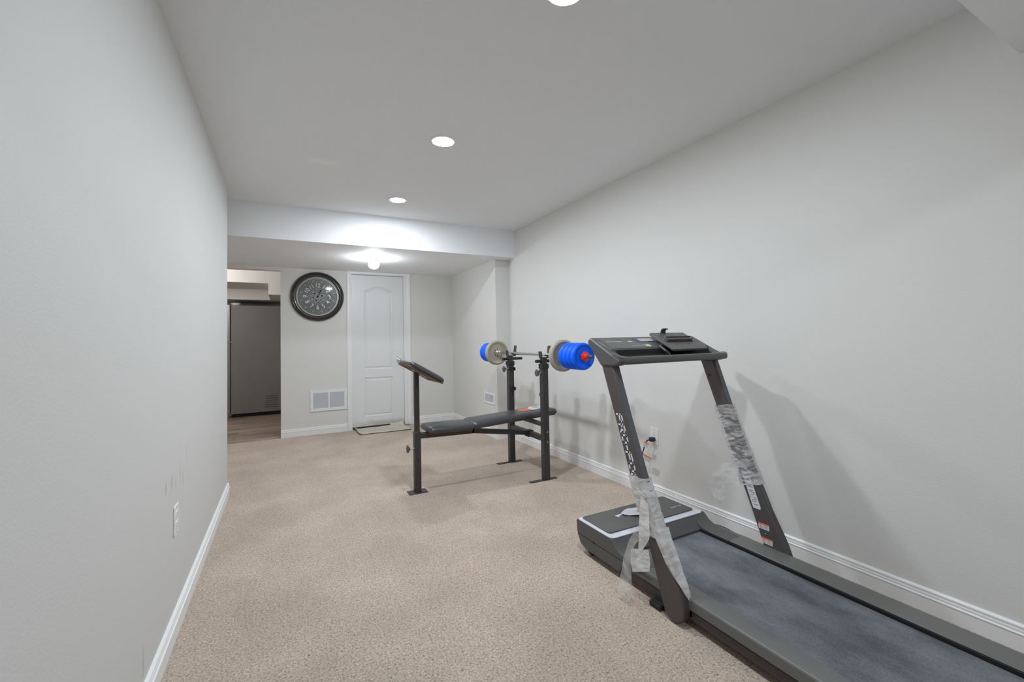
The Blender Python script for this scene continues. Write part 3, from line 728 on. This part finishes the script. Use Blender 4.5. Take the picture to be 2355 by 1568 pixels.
        for z in (.862, .680):
            b = bm_(); yi = Y + s*.026
            box(b, PX-.012, PX+.030, min(yi, yi+s*.004), max(yi, yi+s*.004), z-.014, z+.014)
            box(b, PX+.022, PX+.026, min(yi, yi+s*.032), max(yi, yi+s*.032), z-.014, z+.012)
            box(b, PX-.010, PX+.026, min(yi, yi+s*.032), max(yi, yi+s*.032), z-.016, z-.012)
            box(b, PX-.012, PX-.008, min(yi, yi+s*.032), max(yi, yi+s*.032), z-.014, z+.012)
            obj('spotter_catch', b, M_rubber, post)
        b = bm_(); box(b, PX-.010, PX+.014, Y-.029 if s > 0 else Y+.026, Y-.026 if s > 0 else Y+.029, .285, .405); pl = obj('bolt_plate', b, M_frame, post)
        for z in (.305, .385):
            b = bm_(); yy = Y-.029 if s > 0 else Y+.029
            lathe(b, [(.008, 0), (.007, .004), (.002, .006)], 14, frame((PX+.002, yy, z), (s, 0, 0), (0, 0, 1))); obj('bolt', b, M_steel, post)
    b = bm_(); box(b, PX-.022, PX+.022, PF+.026, PR-.026, .306, .346); cb = obj('crossbar', b, M_frame, t, bevel=.003)
    b = bm_(); box(b, PX-.027, PX+.027, YCB-.04, YCB+.025, .300, .352); obj('crossbar_sleeve', b, M_rubber, cb, bevel=.003)
    b = bm_(); box(b, PX-.017, PX+.017, PF+.026, PR-.026, .422, .452); obj('back_pad_support', b, M_frame, t, bevel=.003)
    return t
make_bench()

# ================================================================== BARBELL AND PLATES
BX, BZ = 1.865, 1.004
def yaxis(y): return frame((BX, y, BZ), (0, 0, 1), (1, 0, 0))     # local z = +Y
t = thing('barbell', (BX, 3.29, BZ), 'chrome barbell resting across the hooks of the rack posts', 'barbell')
b = bm_(); tube(b, [(BX, 2.37, BZ), (BX, 2.42, BZ)], .0125, 24); obj('bar_end', b, mat('worn_bar_end', (96, 92, 86), .5, metal=.6), t, smooth=True)
b = bm_(); tube(b, [(BX, 2.42, BZ), (BX, 4.21, BZ)], .0125, 24); obj('bar_shaft', b, M_chrome, t, smooth=True)
for Y, s in ((2.7600, -1), (3.83, 1)):
    b = bm_(); lathe(b, [(.014, 0), (.017, .004), (.017, .03), (.025, .036), (.025, .048), (.030, .052), (.030, .062)] if s > 0 else [(.030, 0), (.030, .010), (.025, .014), (.025, .026), (.017, .032), (.017, .058), (.014, .062)], 28, yaxis(Y if s < 0 else Y-.02)); obj('inner_collar', b, M_chrome, t, smooth=True)
def plate(r, th, m, y, label, name, group, detail=True):
    t = thing(name, (BX, y, BZ), label, 'weight plate', group); h = th/2
    b = bm_()
    pr = [(.0155, -h*.7), (.045, -h*.7), (.052, -h*.5), (r*.78, -h*.55), (r*.84, -h), (r*.95, -h*.92), (r, -h*.4), (r, h*.4), (r*.95, h*.92), (r*.84, h), (r*.78, h*.55), (.052, h*.5), (.045, h*.7), (.0155, h*.7)]
    lathe(b, pr+[pr[0]], 64, yaxis(y), False, False); obj('plate_shell', b, m, t, smooth=True, auto=60)
    return t
def plate_ring_detail(t, y, r, s, m):
    b = bm_()
    for rr in (r*.80, r*.52): lathe(b, [(rr-.0014, 0), (rr-.0014, .0014), (rr+.0014, .0014), (rr+.0014, 0)], 64, frame((BX, y, BZ), (s*-1, 0, 0), (0, 0, 1)) , False, False)
    obj('raised_rings', b, m, t)
    b = bm_()
    for k in range(8):
        a = 2*PI*k/8; lathe(b, [(.0045, 0), (.0045, .001)], 8, Matrix.Translation((BX+.033*math.cos(a), y-.0165 , BZ+.033*math.sin(a))) @ Matrix.Rotation(PI/2, 4, 'X'))
    obj('hub_slots', b, M_black, t)
BG = 'blue plates on the barbell'; GG = 'grey plates on the barbell'
g = plate(.122, .048, M_greyp, 2.735, 'large grey weight plate behind the four blue ones at the treadmill end of the barbell', 'weight_plate', GG)
g = plate(.122, .048, M_greyp, 3.898, 'large grey weight plate at the far end of the barbell, beside the alcove wall', 'weight_plate', GG)
plate_ring_detail(g, 3.898, .122, -1, M_greyp)
for k, c in enumerate(('S', 'T', 'A', 'N', 'D', 'A', 'R', 'D')) if False else []: pass
for y, l in ((2.640, 'blue weight plate next to the grey one at the treadmill end of the barbell'), (2.590, 'second blue weight plate out from the grey one at the treadmill end'),
             (2.540, 'third blue weight plate out from the grey one at the treadmill end'), (2.490, 'outermost blue weight plate with the red collar at the treadmill end of the barbell')):
    plate(.097, .044, M_blue, y, l, 'weight_plate', BG)
for y, l in ((3.953, 'blue weight plate pressed against the grey one at the far end of the barbell'), (3.998, 'second blue weight plate from the grey one at the far end of the barbell'),
             (4.043, 'third blue weight plate from the grey one at the far end of the barbell'), (4.088, 'outermost blue weight plate at the far end of the barbell')):
    plate(.097, .042, M_blue, y, l, 'weight_plate', BG)
# filler between: spin collars
for y, s, l in ((2.466, -1, 'red spin collar screwed on the treadmill end of the barbell'), (4.112, 1, 'red spin collar on the far end of the barbell')):
    t = thing('spin_collar', (BX, y, BZ), l, 'collar', 'red spin collars')
    b = bm_(); N = 48
    prof_ = [(.031, 0), (.031, .010), (.024, .014), (.023, .030), (.017, .036), (.0135, .038)]
    rings = [[b.verts.new((BX+rr*(1+(.10*(1 if (i//4) % 2 else 0) if j < 2 else 0))*math.cos(2*PI*i/N), y+s*zz, BZ+rr*(1+(.10*(1 if (i//4) % 2 else 0) if j < 2 else 0))*math.sin(2*PI*i/N))) for i in range(N)] for j, (rr, zz) in enumerate(prof_)]
    for a, c in zip(rings, rings[1:]):
        for i in range(N): b.faces.new((a[i], a[(i+1) % N], c[(i+1) % N], c[i]))
    inner = [b.verts.new((BX+.0132*math.cos(2*PI*i/N), y, BZ+.0132*math.sin(2*PI*i/N))) for i in range(N)]
    for i in range(N): b.faces.new((rings[0][i], rings[0][(i+1) % N], inner[(i+1) % N], inner[i])); b.faces.new((inner[i], inner[(i+1) % N], rings[-1][(i+1) % N], rings[-1][i]))
    obj('collar_nut', b, M_red, t, smooth=True)

# ================================================================== TREADMILL
UL0, UL1 = 1.355, 1.397; UR0, UR1 = 2.056, 2.098
front = [(1.313, .05), (1.350, .165), (1.390, .275), (1.483, .520), (1.572, .765), (1.661, 1.004)]
back = [(1.580, 1.004), (1.497, .765), (1.413, .540), (1.308, .300), (1.232, .150), (1.205, .075)]
foot = [(1.212, .035), (1.232, .012), (1.258, .004), (1.285, .012), (1.304, .030)]
tm = thing('treadmill', (1.72, 1.1, 0), 'charcoal treadmill with slanted uprights standing along the right wall', 'treadmill')
for x0, x1, nm in ((UL0, UL1, 'left'), (UR0, UR1, 'right')):
    b = bm_(); prism(b, front[::-1] + foot[::-1] + back[::-1], 'x', x0, x1)
    u = obj('upright', b, M_upright, tm, bevel=.007, seg=3)
    # smooth cover strip along the rear face
    b = bm_()
    strip = [(p[0]-.0008, p[1]) for p in back[:4]]
    prism(b, strip+[(p[0]-.0022, p[1]) for p in strip[::-1]], 'x', x0+.006, x1-.005)
    obj('rear_cover', b, M_cover, u, bevel=.0008)
    if nm == 'right':
        def deck(y, z, dy, dz): return Vector((y, z))
        e = Vector((0, -.36, -1)).normalized()
        F = frame((x0-.0008, 1.575, .92), (0, -1, 0), (0, 0, 1))
        b = bm_(); lathe(b, [(.006, 0), (.006, .002)], 14, frame((x0, 1.602, .920), (0, -1, 0), (0, 0, 1))); obj('screw_hole', b, M_black, u)
        def quad_label(name, c, w_, h_, m, par, off=0.):
            """label lying on the inner face, rotated with the upright; c=(y,z) centre"""
            ang = math.atan2(.06, 1); r = Vector((0, -1, 0)); upv = Vector((0, .10, 1)).normalized()
            Fq = frame((x0-.0006-off, c[0], c[1]), (0, -1, .0), (0, 0, 1))
            bb = bm_(); box(bb, -w_/2, w_/2, -h_/2, h_/2, 0, .0006, Fq); return obj(name, bb, m, par), Fq
        # long safety label
        bb = bm_(); pts = [(1.428, .432), (1.389, .432), (1.337, .287), (1.340, .278), (1.376, .278)]
        prism(bb, pts, 'x', x0-.0012, x0-.0004); lab = obj('safety_label', bb, M_label, u)
        bb = bm_()
        for k in range(17):
            z = .425-.008*k; yc = 1.4085-.36*(.432-z) - .0005
            ya, yb = yc+.013, yc-.014
            if 9 < k < 16: ya -= .012
            if k % 4 != 3: box(bb, x0-.0016, x0-.0012, yb+.003*(k % 3), ya, z-.0016, z+.0016)
        obj('label_print', bb, M_textg, lab)
        bb = bm_()
        for z in (.335, .312):
            yc = 1.4085-.36*(.432-z)+.010; lathe(bb, [(.0045, 0), (.0045, .0003), (.0062, .0003), (.0062, 0)], 20, frame((x0-.0012, yc, z), (0, -1, 0), (0, 0, 1)), False, False)
        obj('warning_pictogram', bb, M_redp, lab)
        for c in ((1.325, .203), (1.311, .137)):
            w_, h_ = .053, .027
            lab, Fq = quad_label('warning_label', c, w_, h_, M_label, u)
            bb = bm_(); box(bb, -w_/2, w_/2, h_/2-.0065, h_/2, .0006, .0010, Fq); obj('label_header', bb, M_orange, lab)
            bb = bm_(); P_ = Fq @ Matrix.Translation((-w_*.28, -.003, .0006))
            lathe(bb, [(.0058, 0), (.0058, .0004), (.0076, .0004), (.0076, 0)], 24, P_, False, False); box(bb, -.006, .006, -.0008, .0008, 0, .0004, P_ @ Matrix.Rotation(-.8, 4, 'Z')); obj('warning_pictogram', bb, M_redp, lab)
            bb = bm_()
            for k in range(4): box(bb, 0, w_*.42-.004*(k % 2), -.0085+.0038*k, -.0070+.0038*k, .0006, .0009, Fq)
            obj('label_print', bb, M_textg, lab)
        b = bm_(); lathe(b, [(.005, 0), (.0045, .002), (.002, .003)], 14, frame((x0, 1.318, .170), (0, -1, 0), (0, 0, 1))); obj('bolt', b, M_steel, u)
    else:
        # brand lettering down the outer face, drawn as strokes
        def letters(word, org, adv, hgt, wid, st):
            """word runs down the post; local x = reading direction, local y = letter up"""
            bb = bm_()
            G = {'P': [((0, 0), (0, 1)), ((0, 1), (.95, 1)), ((.95, 1), (.95, .48)), ((.95, .48), (0, .48))],
                 'R': [((0, 0), (0, 1)), ((0, 1), (.95, 1)), ((.95, 1), (.95, .48)), ((.95, .48), (0, .48)), ((.45, .48), (1, 0))],
                 'O': [((.12, 0), (.88, 0)), ((.88, 0), (1, .15)), ((1, .15), (1, .85)), ((1, .85), (.88, 1)), ((.88, 1), (.12, 1)), ((.12, 1), (0, .85)), ((0, .85), (0, .15)), ((0, .15), (.12, 0))],
                 '-': [((.1, .5), (.8, .5))],
                 'F': [((0, 0), (0, 1)), ((0, 1), (1, 1)), ((0, .52), (.85, .52))],
                 'M': [((0, 0), (0, 1)), ((0, 1), (.5, .45)), ((.5, .45), (1, 1)), ((1, 1), (1, 0))]}
            x = 0
            rd = Vector((0, -.352, -1)).normalized()        # reading direction
            ld = Vector((0, -1, .352)).normalized()         # towards the letter tops (towards the viewer side)
            for ch in word:
                wch = wid*(.55 if ch == '-' else 1.)
                for (p, q) in G[ch]:
                    def W(p): return Vector(org) + rd*(x+p[0]*wch+p[1]*hgt*.28) + ld*(p[1]*hgt)
                    a, c = W(p), W(q); d = (c-a).normalized(); nn = d.cross(Vector((1, 0, 0))).normalized()*st/2; a = a-d*st*.45; c = c+d*st*.45
                    vs = [bb.verts.new(v) for v in (a-nn, c-nn, c+nn, a+nn)]; vv = [bb.verts.new(v.co-Vector((.0006, 0, 0))) for v in vs]
                    bb.faces.new(vs); bb.faces.new(vv[::-1])
                    for i in range(4): bb.faces.new((vs[i], vs[(i+1) % 4], vv[(i+1) % 4], vv[i]))
                x += adv*(.6 if ch == '-' else 1.)
            return bb
        obj('brand_lettering', letters('PRO-FORM', (UL0-.0003, 1.560, .782), .0475, .030, .034, .0078), M_ink, u)
# side caps joining uprights and console
for x0, x1 in ((1.350, 1.400), (2.045, 2.095)):
    b = bm_(); prism(b, [(1.661, 1.000), (1.758, 1.105), (1.757, 1.122), (1.742, 1.137), (1.60, 1.0645), (1.555, 1.044), (1.53, 1.030), (1.53, 1.012), (1.55, 1.004), (1.58, 1.000)], 'x', x0, x1)
    obj('console_side', b, M_tread, tm, bevel=.008, seg=3)
# console : slab, glossy panel, recess, handle bar
cs = bm_(); prism(cs, [(1.757, 1.112), (1.744, 1.1365), (1.612, 1.079), (1.604, 1.050), (1.548, 1.027), (1.540, 1.006), (1.60, 1.018)], 'x', 1.375, 2.070)
con = obj('console', cs, M_tread, tm, bevel=.004)
sl = Vector((0, 1.744-1.585, 1.1365-1.067)).normalized()
Fc = frame((1.375, 1.585, 1.0672), (1, 0, 0), sl)        # local x right, y up the slope, z out
b = bm_(); prism(b, rrect(.012, .683, .033, .165, .008, 3), 'z', 0, .0015, Fc); obj('display_panel', b, M_gloss, con)
b = bm_(); box(b, .232, .40, .098, .150, .0015, .0025, Fc); sr = obj('screen_surround', b, M_navy, con)
b = bm_(); box(b, .262, .36, .108, .141, .0025, .0032, Fc); obj('screen', b, M_lcd, sr)
b = bm_(); lathe(b, [(.015, 0), (.015, .003), (.012, .004)], 28, Fc @ Matrix.Translation((.264, .052, .0015))); obj('start_button', b, M_green, con)
text_mesh('console_brand', 'PRO-FORM', .017, Fc @ Matrix.Translation((.085, .112, .0016)), M_inkf, con, .0003, .0002, .25, sx=1.15)
text_mesh('console_brand_end', 'iFIT', .015, Fc @ Matrix.Translation((.185, .113, .0016)), M_ink, con, .0003, .0004) if False else None
for (x, y, l, h, m) in ((.165, .062, .040, .0012, M_inkf), (.210, .064, .03, .0009, M_inkf), (.178, .113, .030, .003, M_ink), (.245, .066, .006, .002, M_ink), (.262, .070, .003, .0015, M_inkf), (.28, .070, .003, .0015, M_inkf)):
    b = bm_(); box(b, x, x+l, y-h, y+h, .0015, .0019, Fc); obj('console_print', b, m, con)
b = bm_(); prism(b, [(1.6035, 1.074), (1.598, 1.0485), (1.549, 1.0285), (1.549, 1.0305), (1.5965, 1.0505), (1.6025, 1.074)], 'x', 1.40, 2.05); obj('accessory_recess', b, M_black, con)
# handle bar along the near edge
b = bm_(); hb = rrect(1.497, 1.545, 1.010, 1.044, [.013, .012, .012, .012], 5)
def handle_bar(b):
    xs = [(1.352, .25, 1.565), (1.356, .55, 1.552), (1.366, .8, 1.540), (1.384, .95, 1.528), (1.41, 1, 1.5210), (2.05, 1, 1.5210), (2.068, .96, 1.5225), (2.080, .8, 1.530), (2.087, .5, 1.540)]
    rings = []
    for x, s, yc in xs:
        rings.append([b.verts.new((x, yc+(p[0]-1.521)*(.5+.5*s), 1.028+(p[1]-1.027)*(.6+.4*s)+(yc-1.521)*.35)) for p in hb])
    n = len(hb)
    for a, c in zip(rings, rings[1:]):
        for i in range(n): b.faces.new((a[i], a[(i+1) % n], c[(i+1) % n], c[i]))
    b.faces.new(rings[0][::-1]); b.faces.new(rings[-1])
handle_bar(b); obj('handle_bar', b, M_tread, tm, smooth=True, auto=50)
# tilting tablet holder lying over the right of the console
Fh = frame((1.70, 1.532, 1.058), (1, .02, 0), Vector((.13, .93, .42)))
b = bm_(); prism(b, rrect(0, .262, 0, .205, .010, 4), 'z', .004, .016, Fh); th = obj('tablet_holder', b, M_tread, con, bevel=.002)
b = bm_(); prism(b, rrect(.035, .225, .088, .116, .004, 3), 'z', .016, .030, Fh); box(b, .037, .223, .110, .116, .030, .036, Fh); obj('holder_ledge', b, M_upright, th, bevel=.0015)
b = bm_(); box(b, .02, .235, .082, .085, .016, .0166, Fh)
for (x, y) in ((.075, .055), (.165, .055), (.09, .03), (.18, .03)): lathe(b, [(.0035, 0), (.0035, .0006)], 12, Fh @ Matrix.Translation((x, y, .016)))
obj('holder_slots', b, M_black, th)
b = bm_(); prism(b, [(.195, .016), (.207, .016), (.208, .034), (.196, .046), (.186, .046), (.186, .042), (.194, .040), (.200, .032)], 'x', .085, .115, Fh); obj('holder_clip', b, M_rubber, th)
b = bm_(); tube(b, [Fh @ Vector(p) for p in ((.02, .10, -.004), (-.022, .075, -.004), (-.02, .03, -.006), (.0, .012, -.02))], .006, 10); obj('holder_arm', b, M_upright, th, smooth=True)
# base : lower body, rails, belt, hood
DX_0, DX_1 = 1.388, 2.052
b = bm_(); box(b, DX_0+.004, DX_1-.004, .15, 1.60, .030, .068); obj('deck_frame', b, mat('side_frame_brown_black', (62, 54, 54), .4, bump=.2, bscale=400), tm, bevel=.004)
for x0, x1, nm in ((DX_0, 1.470, 'l'), (1.950, DX_1+.008, 'r')):
    b = bm_(); prism(b, [(x0, .070), (x1, .070), (x1, .1135), (x1-.003 if nm == 'l' else x1-.006, .1150), (x0+.006, .1150), (x0, .109)], 'y', .15, 1.64)
    obj('foot_rail', b, M_rail, tm, bevel=.003)
b = bm_(); box(b, 1.470, 1.950, .18, 1.70, .070, .096); obj('deck_board', b, M_black, tm)
b = bm_(); box(b, 1.9385, 1.9512, .15, 1.60, .0965, .1132); obj('belt_gap', b, M_black, tm)
b = bm_(); box(b, 1.476, 1.937, .16, 1.72, .0965, .1015); obj('running_belt', b, M_belt, tm, bevel=.001)
b = bm_(); box(b, DX_0, DX_1+.006, .08, .15, .02, .118); obj('end_cap', b, M_tread, tm, bevel=.012)
# motor hood
hp = [(1.40, .034), (1.585, .034), (1.86, .034), (1.905, .052), (1.930, .095), (1.936, .158), (1.926, .1655), (1.655, .1655), (1.648, .160), (1.630, .138), (1.610, .124), (1.585, .1165), (1.50, .1155)]
hb_ = bm_()
def hood(bm):
    # left and right cheeks sweep back over the rails, the middle stops at the belt
    prism(bm, [(1.50, .072), (1.585, .070), (1.60, .034), (1.86, .034), (1.905, .050), (1.930, .095), (1.936, .158), (1.926, .1655), (1.655, .1655), (1.642, .155), (1.622, .136), (1.590, .1225), (1.54, .1165), (1.44, .1155), (1.44, .112)], 'x', 1.384, 1.474)
    prism(bm, [(1.50, .072), (1.585, .070), (1.60, .034), (1.86, .034), (1.905, .050), (1.930, .095), (1.936, .158), (1.926, .1655), (1.655, .1655), (1.642, .155), (1.622, .136), (1.590, .1225), (1.54, .1165), (1.44, .1155), (1.44, .112)], 'x', 1.946, 2.040)
    prism(bm, [(1.60, .104), (1.62, .034), (1.86, .034), (1.905, .050), (1.930, .095), (1.936, .158), (1.926, .1655), (1.655, .1655), (1.642, .155), (1.625, .134), (1.600, .112)], 'x', 1.474, 1.946)
hood(hb_); hd = obj('motor_hood', hb_, M_tread, tm, bevel=.006, seg=3)
b = bm_(); prism(b, rrect(1.386, 2.036, 1.652, 1.932, [.022, .022, .030, .030], 6), 'z', .1640, .1690); tr_ = obj('hood_trim', b, M_border, hd, bevel=.0015)
b = bm_(); prism(b, rrect(1.406, 2.008, 1.694, 1.920, [.016, .016, .020, .020], 6), 'z', .1690, .1745); obj('hood_top_panel', b, M_gloss, hd, bevel=.0015)
b = bm_(); box(b, 1.3832, 1.3842, 1.40, 1.925, .0935, .0955)
obj('side_seam', b, M_black, hd)
b = bm_(); lathe(b, [(.006, 0), (.006, .0012)], 14, frame((1.384, 1.79, .094), (0, -1, 0), (0, 0, 1))); obj('side_screw', b, M_black, hd)
b = bm_(); box(b, 1.3872, 1.3880, .15, 1.45, .0685, .0705); obj('rail_seam', b, M_black, tm)
text_mesh('hood_model_lettering', 'CITY L6', .021, Matrix.Translation((1.945, 1.765, .1747)), M_ink, hd, .0003, .0, 0, 1.1)
# emblem on the hood top panel
b = bm_()
prism(b, [(1.565, 1.838), (1.625, 1.846), (1.628, 1.836), (1.585, 1.828), (1.582, 1.815)], 'z', .1746, .1752)
prism(b, [(1.670, 1.850), (1.740, 1.858), (1.742, 1.848), (1.695, 1.840), (1.690, 1.826)], 'z', .1746, .1752)
obj('hood_emblem', b, M_ink, hd)
for (x, y) in ((1.42, 1.85), (2.00, 1.85)):
    b = bm_(); lathe(b, [(.006, -.014), (.020, -.014), (.023, -.010), (.023, .010), (.020, .014), (.006, .014)], 24, frame((x, y, .0235), (0, 1, 0), (0, 0, 1))); obj('transport_wheel', b, M_rubber, tm, smooth=True)
for (x0, x1) in ((1.362, 1.41), (2.04, 2.09)):
    b = bm_(); box(b, x0, x1, 1.335, 1.395, .0, .022); box(b, x0+.028 if x0 < 1.5 else x0, x1 if x0 < 1.5 else x1-.028, 1.34, 1.39, .02, .05); obj('base_foot', b, M_rubber, tm, bevel=.004)
for (x0, x1) in ((1.392, 1.402), (2.045, 2.056)):
    b = bm_(); box(b, x0, x1, 1.20, 1.33, .045, .095); obj('pivot_bracket', b, M_black, tm)

# paper tag lying on the hood
t = thing('paper_tag', (1.66, 1.79, .175), 'crumpled white printed tag lying on top of the treadmill motor hood', 'tag')
def sheet(bm, L, Rr, nu, nv, amp, scale, seed=0., thick=0., off=(0, 0, 0)):
    """wrinkled sheet between two 3-D edge curves"""
    L = bez(L, 8); Rr = bez(Rr, 8)
    def at(C_, t):
        f = t*(len(C_)-1); i = min(int(f), len(C_)-2); return C_[i].lerp(C_[i+1], f-i)
    V = []
    for i in range(nu+1):
        row = []; t = i/nu; a, c = at(L, t), at(Rr, t)
        a2, c2 = at(L, min(1, t+.01)), at(Rr, min(1, t+.01))
        nrm = ((c-a).cross(a2-a if t < .99 else (at(L, 1)-at(L, .98)))); nrm = nrm.normalized() if nrm.length > 1e-9 else Vector((1, 0, 0))
        for j in range(nv+1):
            p = a.lerp(c, j/nv); q = p*scale+Vector((seed, seed*2, 0))
            p = p + nrm*(noise.noise(q)*amp + abs(noise.noise(q*2.7))*amp*.5) + Vector(off)
            row.append(bm.verts.new(p))
        V.append(row)
    for i in range(nu):
        for j in range(nv): bm.faces.new((V[i][j], V[i+1][j], V[i+1][j+1], V[i][j+1]))
b = bm_(); sheet(b, [(1.612, 1.840, .1765), (1.66, 1.856, .186), (1.73, 1.850, .186), (1.80, 1.82, .1775)], [(1.616, 1.815, .1765), (1.665, 1.775, .181), (1.71, 1.735, .181), (1.752, 1.700, .1775)], 30, 12, .006, 22, 3)
o = obj('tag_paper', b, mat('creased_paper', (206, 204, 214), .6, var=.06, vscale=30), t, smooth=True)
s_ = o.modifiers.new('thick', 'SOLIDIFY'); s_.thickness = .0006
b = bm_(); sheet(b, [(1.70, 1.815, .1873), (1.73, 1.80, .1873), (1.765, 1.79, .183)], [(1.70, 1.79, .1858), (1.725, 1.765, .1858), (1.755, 1.75, .182)], 10, 6, .003, 22, 3); obj('brown_print', b, mat('brown_print', (128, 112, 108), .6), o, smooth=True)

# ================================================================== PLASTIC WRAP ON THE UPRIGHTS
def lp(C_, z):
    for (a, za), (c, zc) in zip(C_, C_[1:]):
        if min(za, zc) <= z <= max(za, zc): return a+(c-a)*(z-za)/(zc-za)
    return C_[0][0] if abs(z-C_[0][1]) < abs(z-C_[-1][1]) else C_[-1][0]
def sleeve(x0, x1, ztop, zbot, g, nz, amp, seed, scale=(30, 30, 60), slant=0., inner_only=False):
    """wrinkled sleeve round an upright"""
    bm = bm_(); V = []; nper = 40
    for i in range(nz+1):
        z0_ = ztop+(zbot-ztop)*i/nz; row = []
        yf0, yb0 = lp(front, z0_)+g, lp(back, z0_)-g; xa, xb = x0-g, x1+g
        per = []
        for (pa, pb, m_) in (((xa, yf0), (xa, yb0), 12), ((xa, yb0), (xb, yb0), 8), ((xb, yb0), (xb, yf0), 12), ((xb, yf0), (xa, yf0), 8)):
            for k in range(m_): per.append((pa[0]+(pb[0]-pa[0])*k/m_, pa[1]+(pb[1]-pa[1])*k/m_))
        cx_, cy_ = (xa+xb)/2, (yf0+yb0)/2
        for (x, y) in per:
            d = Vector((x-cx_, y-cy_, 0)); d.normalize()
            q = Vector((x*scale[0], y*scale[1], z0_*scale[2]-y*40*slant+seed))
            a_ = (abs(noise.noise(q))*amp*1.6 + noise.noise(q*.4)*amp*.5)
            row.append(bm.verts.new((x+d.x*a_, y+d.y*a_, z0_ + (y-cy_)*slant + noise.noise(Vector((x*20, y*20, seed)))*.008)))
        V.append(row)
    n = len(V[0])
    for i in range(nz):
        for k in range(n): bm.faces.new((V[i][k], V[i][(k+1) % n], V[i+1][(k+1) % n], V[i+1][k]))
    return bm
t = thing('plastic_wrap', (2.077, 1.45, .55), 'crinkled clear plastic film sleeve round the upright by the wall, with a loose end', 'plastic wrap')
obj('film_sleeve', sleeve(UR0, UR1, .765, .385, .003, 120, .0038, 5, scale=(8, 14, 60), slant=-.25), M_wrapf, t, smooth=True, auto=180)
b = bm_(); sheet(b, [(2.045, 1.44, .478), (2.032, 1.50, .470), (2.02, 1.545, .442), (2.01, 1.582, .385), (2.01, 1.592, .33), (2.02, 1.572, .277), (2.03, 1.545, .243)],
                    [(2.040, 1.435, .376), (2.035, 1.47, .372), (2.03, 1.500, .362), (2.025, 1.515, .35), (2.025, 1.512, .33), (2.03, 1.515, .29), (2.03, 1.535, .243)], 50, 18, .011, 11, 8)
obj('loose_film', b, M_film, t, smooth=True, auto=180)
t = thing('plastic_wrap', (1.376, 1.35, .3), 'milky foam and film wrap hanging in strips round the upright nearest the camera', 'plastic wrap')
obj('film_sleeve', sleeve(UL0, UL1, .528, .30, .003, 70, .004, 9, scale=(12, 18, 22)), M_foam, t, smooth=True, auto=180)
# long strip wrapped over the rear corner, tapering to a point
b = bm_(); V = []; NZ = 44
for i in range(NZ+1):
    z = .345-.262*i/NZ; t_ = i/NZ; yb = lp(back, z); row = []
    A_ = Vector((UL0-.007, yb-.007+.058*(1-t_)**1.1, z+.03*(1-t_))); B_ = Vector((UL0-.007, yb-.009, z)); D_ = Vector((UL1+.009, yb-.009, z-.004*t_))
    for (p, q, m_) in ((A_, B_, 8), (B_, D_, 10)):
        for k in range(m_): row.append(p.lerp(q, k/m_))
    row.append(D_)
    if t_ > .5:
        f_ = (t_-.5)/.5; row = [Vector((p.x+(D_.x-.004-p.x)*f_**1.5, p.y+(D_.y-p.y)*f_**1.5, p.z)) for p in row]
    out = []
    for k, p in enumerate(row):
        n_ = noise.noise(p*26)*.0035 + abs(noise.noise(Vector((p.x*12, p.y*12, p.z*55))))*.004
        out.append(b.verts.new(p+Vector((-n_ if k < 9 else 0, -n_, 0))))
    V.append(out)
for i in range(NZ):
    for k in range(len(V[0])-1): b.faces.new((V[i][k], V[i][k+1], V[i+1][k+1], V[i+1][k]))
obj('foam_strip', b, M_foam, t, smooth=True, auto=180)
b = bm_(); sheet(b, [(1.34, 1.40, .46), (1.333, 1.412, .36), (1.333, 1.414, .30), (1.33, 1.416, .235)], [(1.338, 1.36, .44), (1.333, 1.352, .36), (1.333, 1.352, .30), (1.33, 1.400, .226)], 30, 10, .004, 14, 4); obj('pointed_flap', b, M_foam, t, smooth=True, auto=180)
b = bm_(); sheet(b, [(1.335, 1.420, .330), (1.325, 1.478, .228), (1.310, 1.502, .128), (1.300, 1.510, .068), (1.285, 1.502, .015), (1.280, 1.495, .008)],
                    [(1.335, 1.385, .310), (1.325, 1.448, .216), (1.310, 1.446, .162), (1.300, 1.432, .092), (1.285, 1.412, .05), (1.280, 1.440, .010)], 50, 14, .009, 11, 6); obj('loose_film', b, M_film, t, smooth=True, auto=180)
b = bm_(); sheet(b, [(1.333, 1.464, .214), (1.328, 1.466, .160), (1.325, 1.452, .120)], [(1.333, 1.362, .250), (1.328, 1.348, .205), (1.325, 1.354, .166)], 24, 16, .006, 20, 7); obj('foam_flap', b, M_foam, t, smooth=True, auto=180)
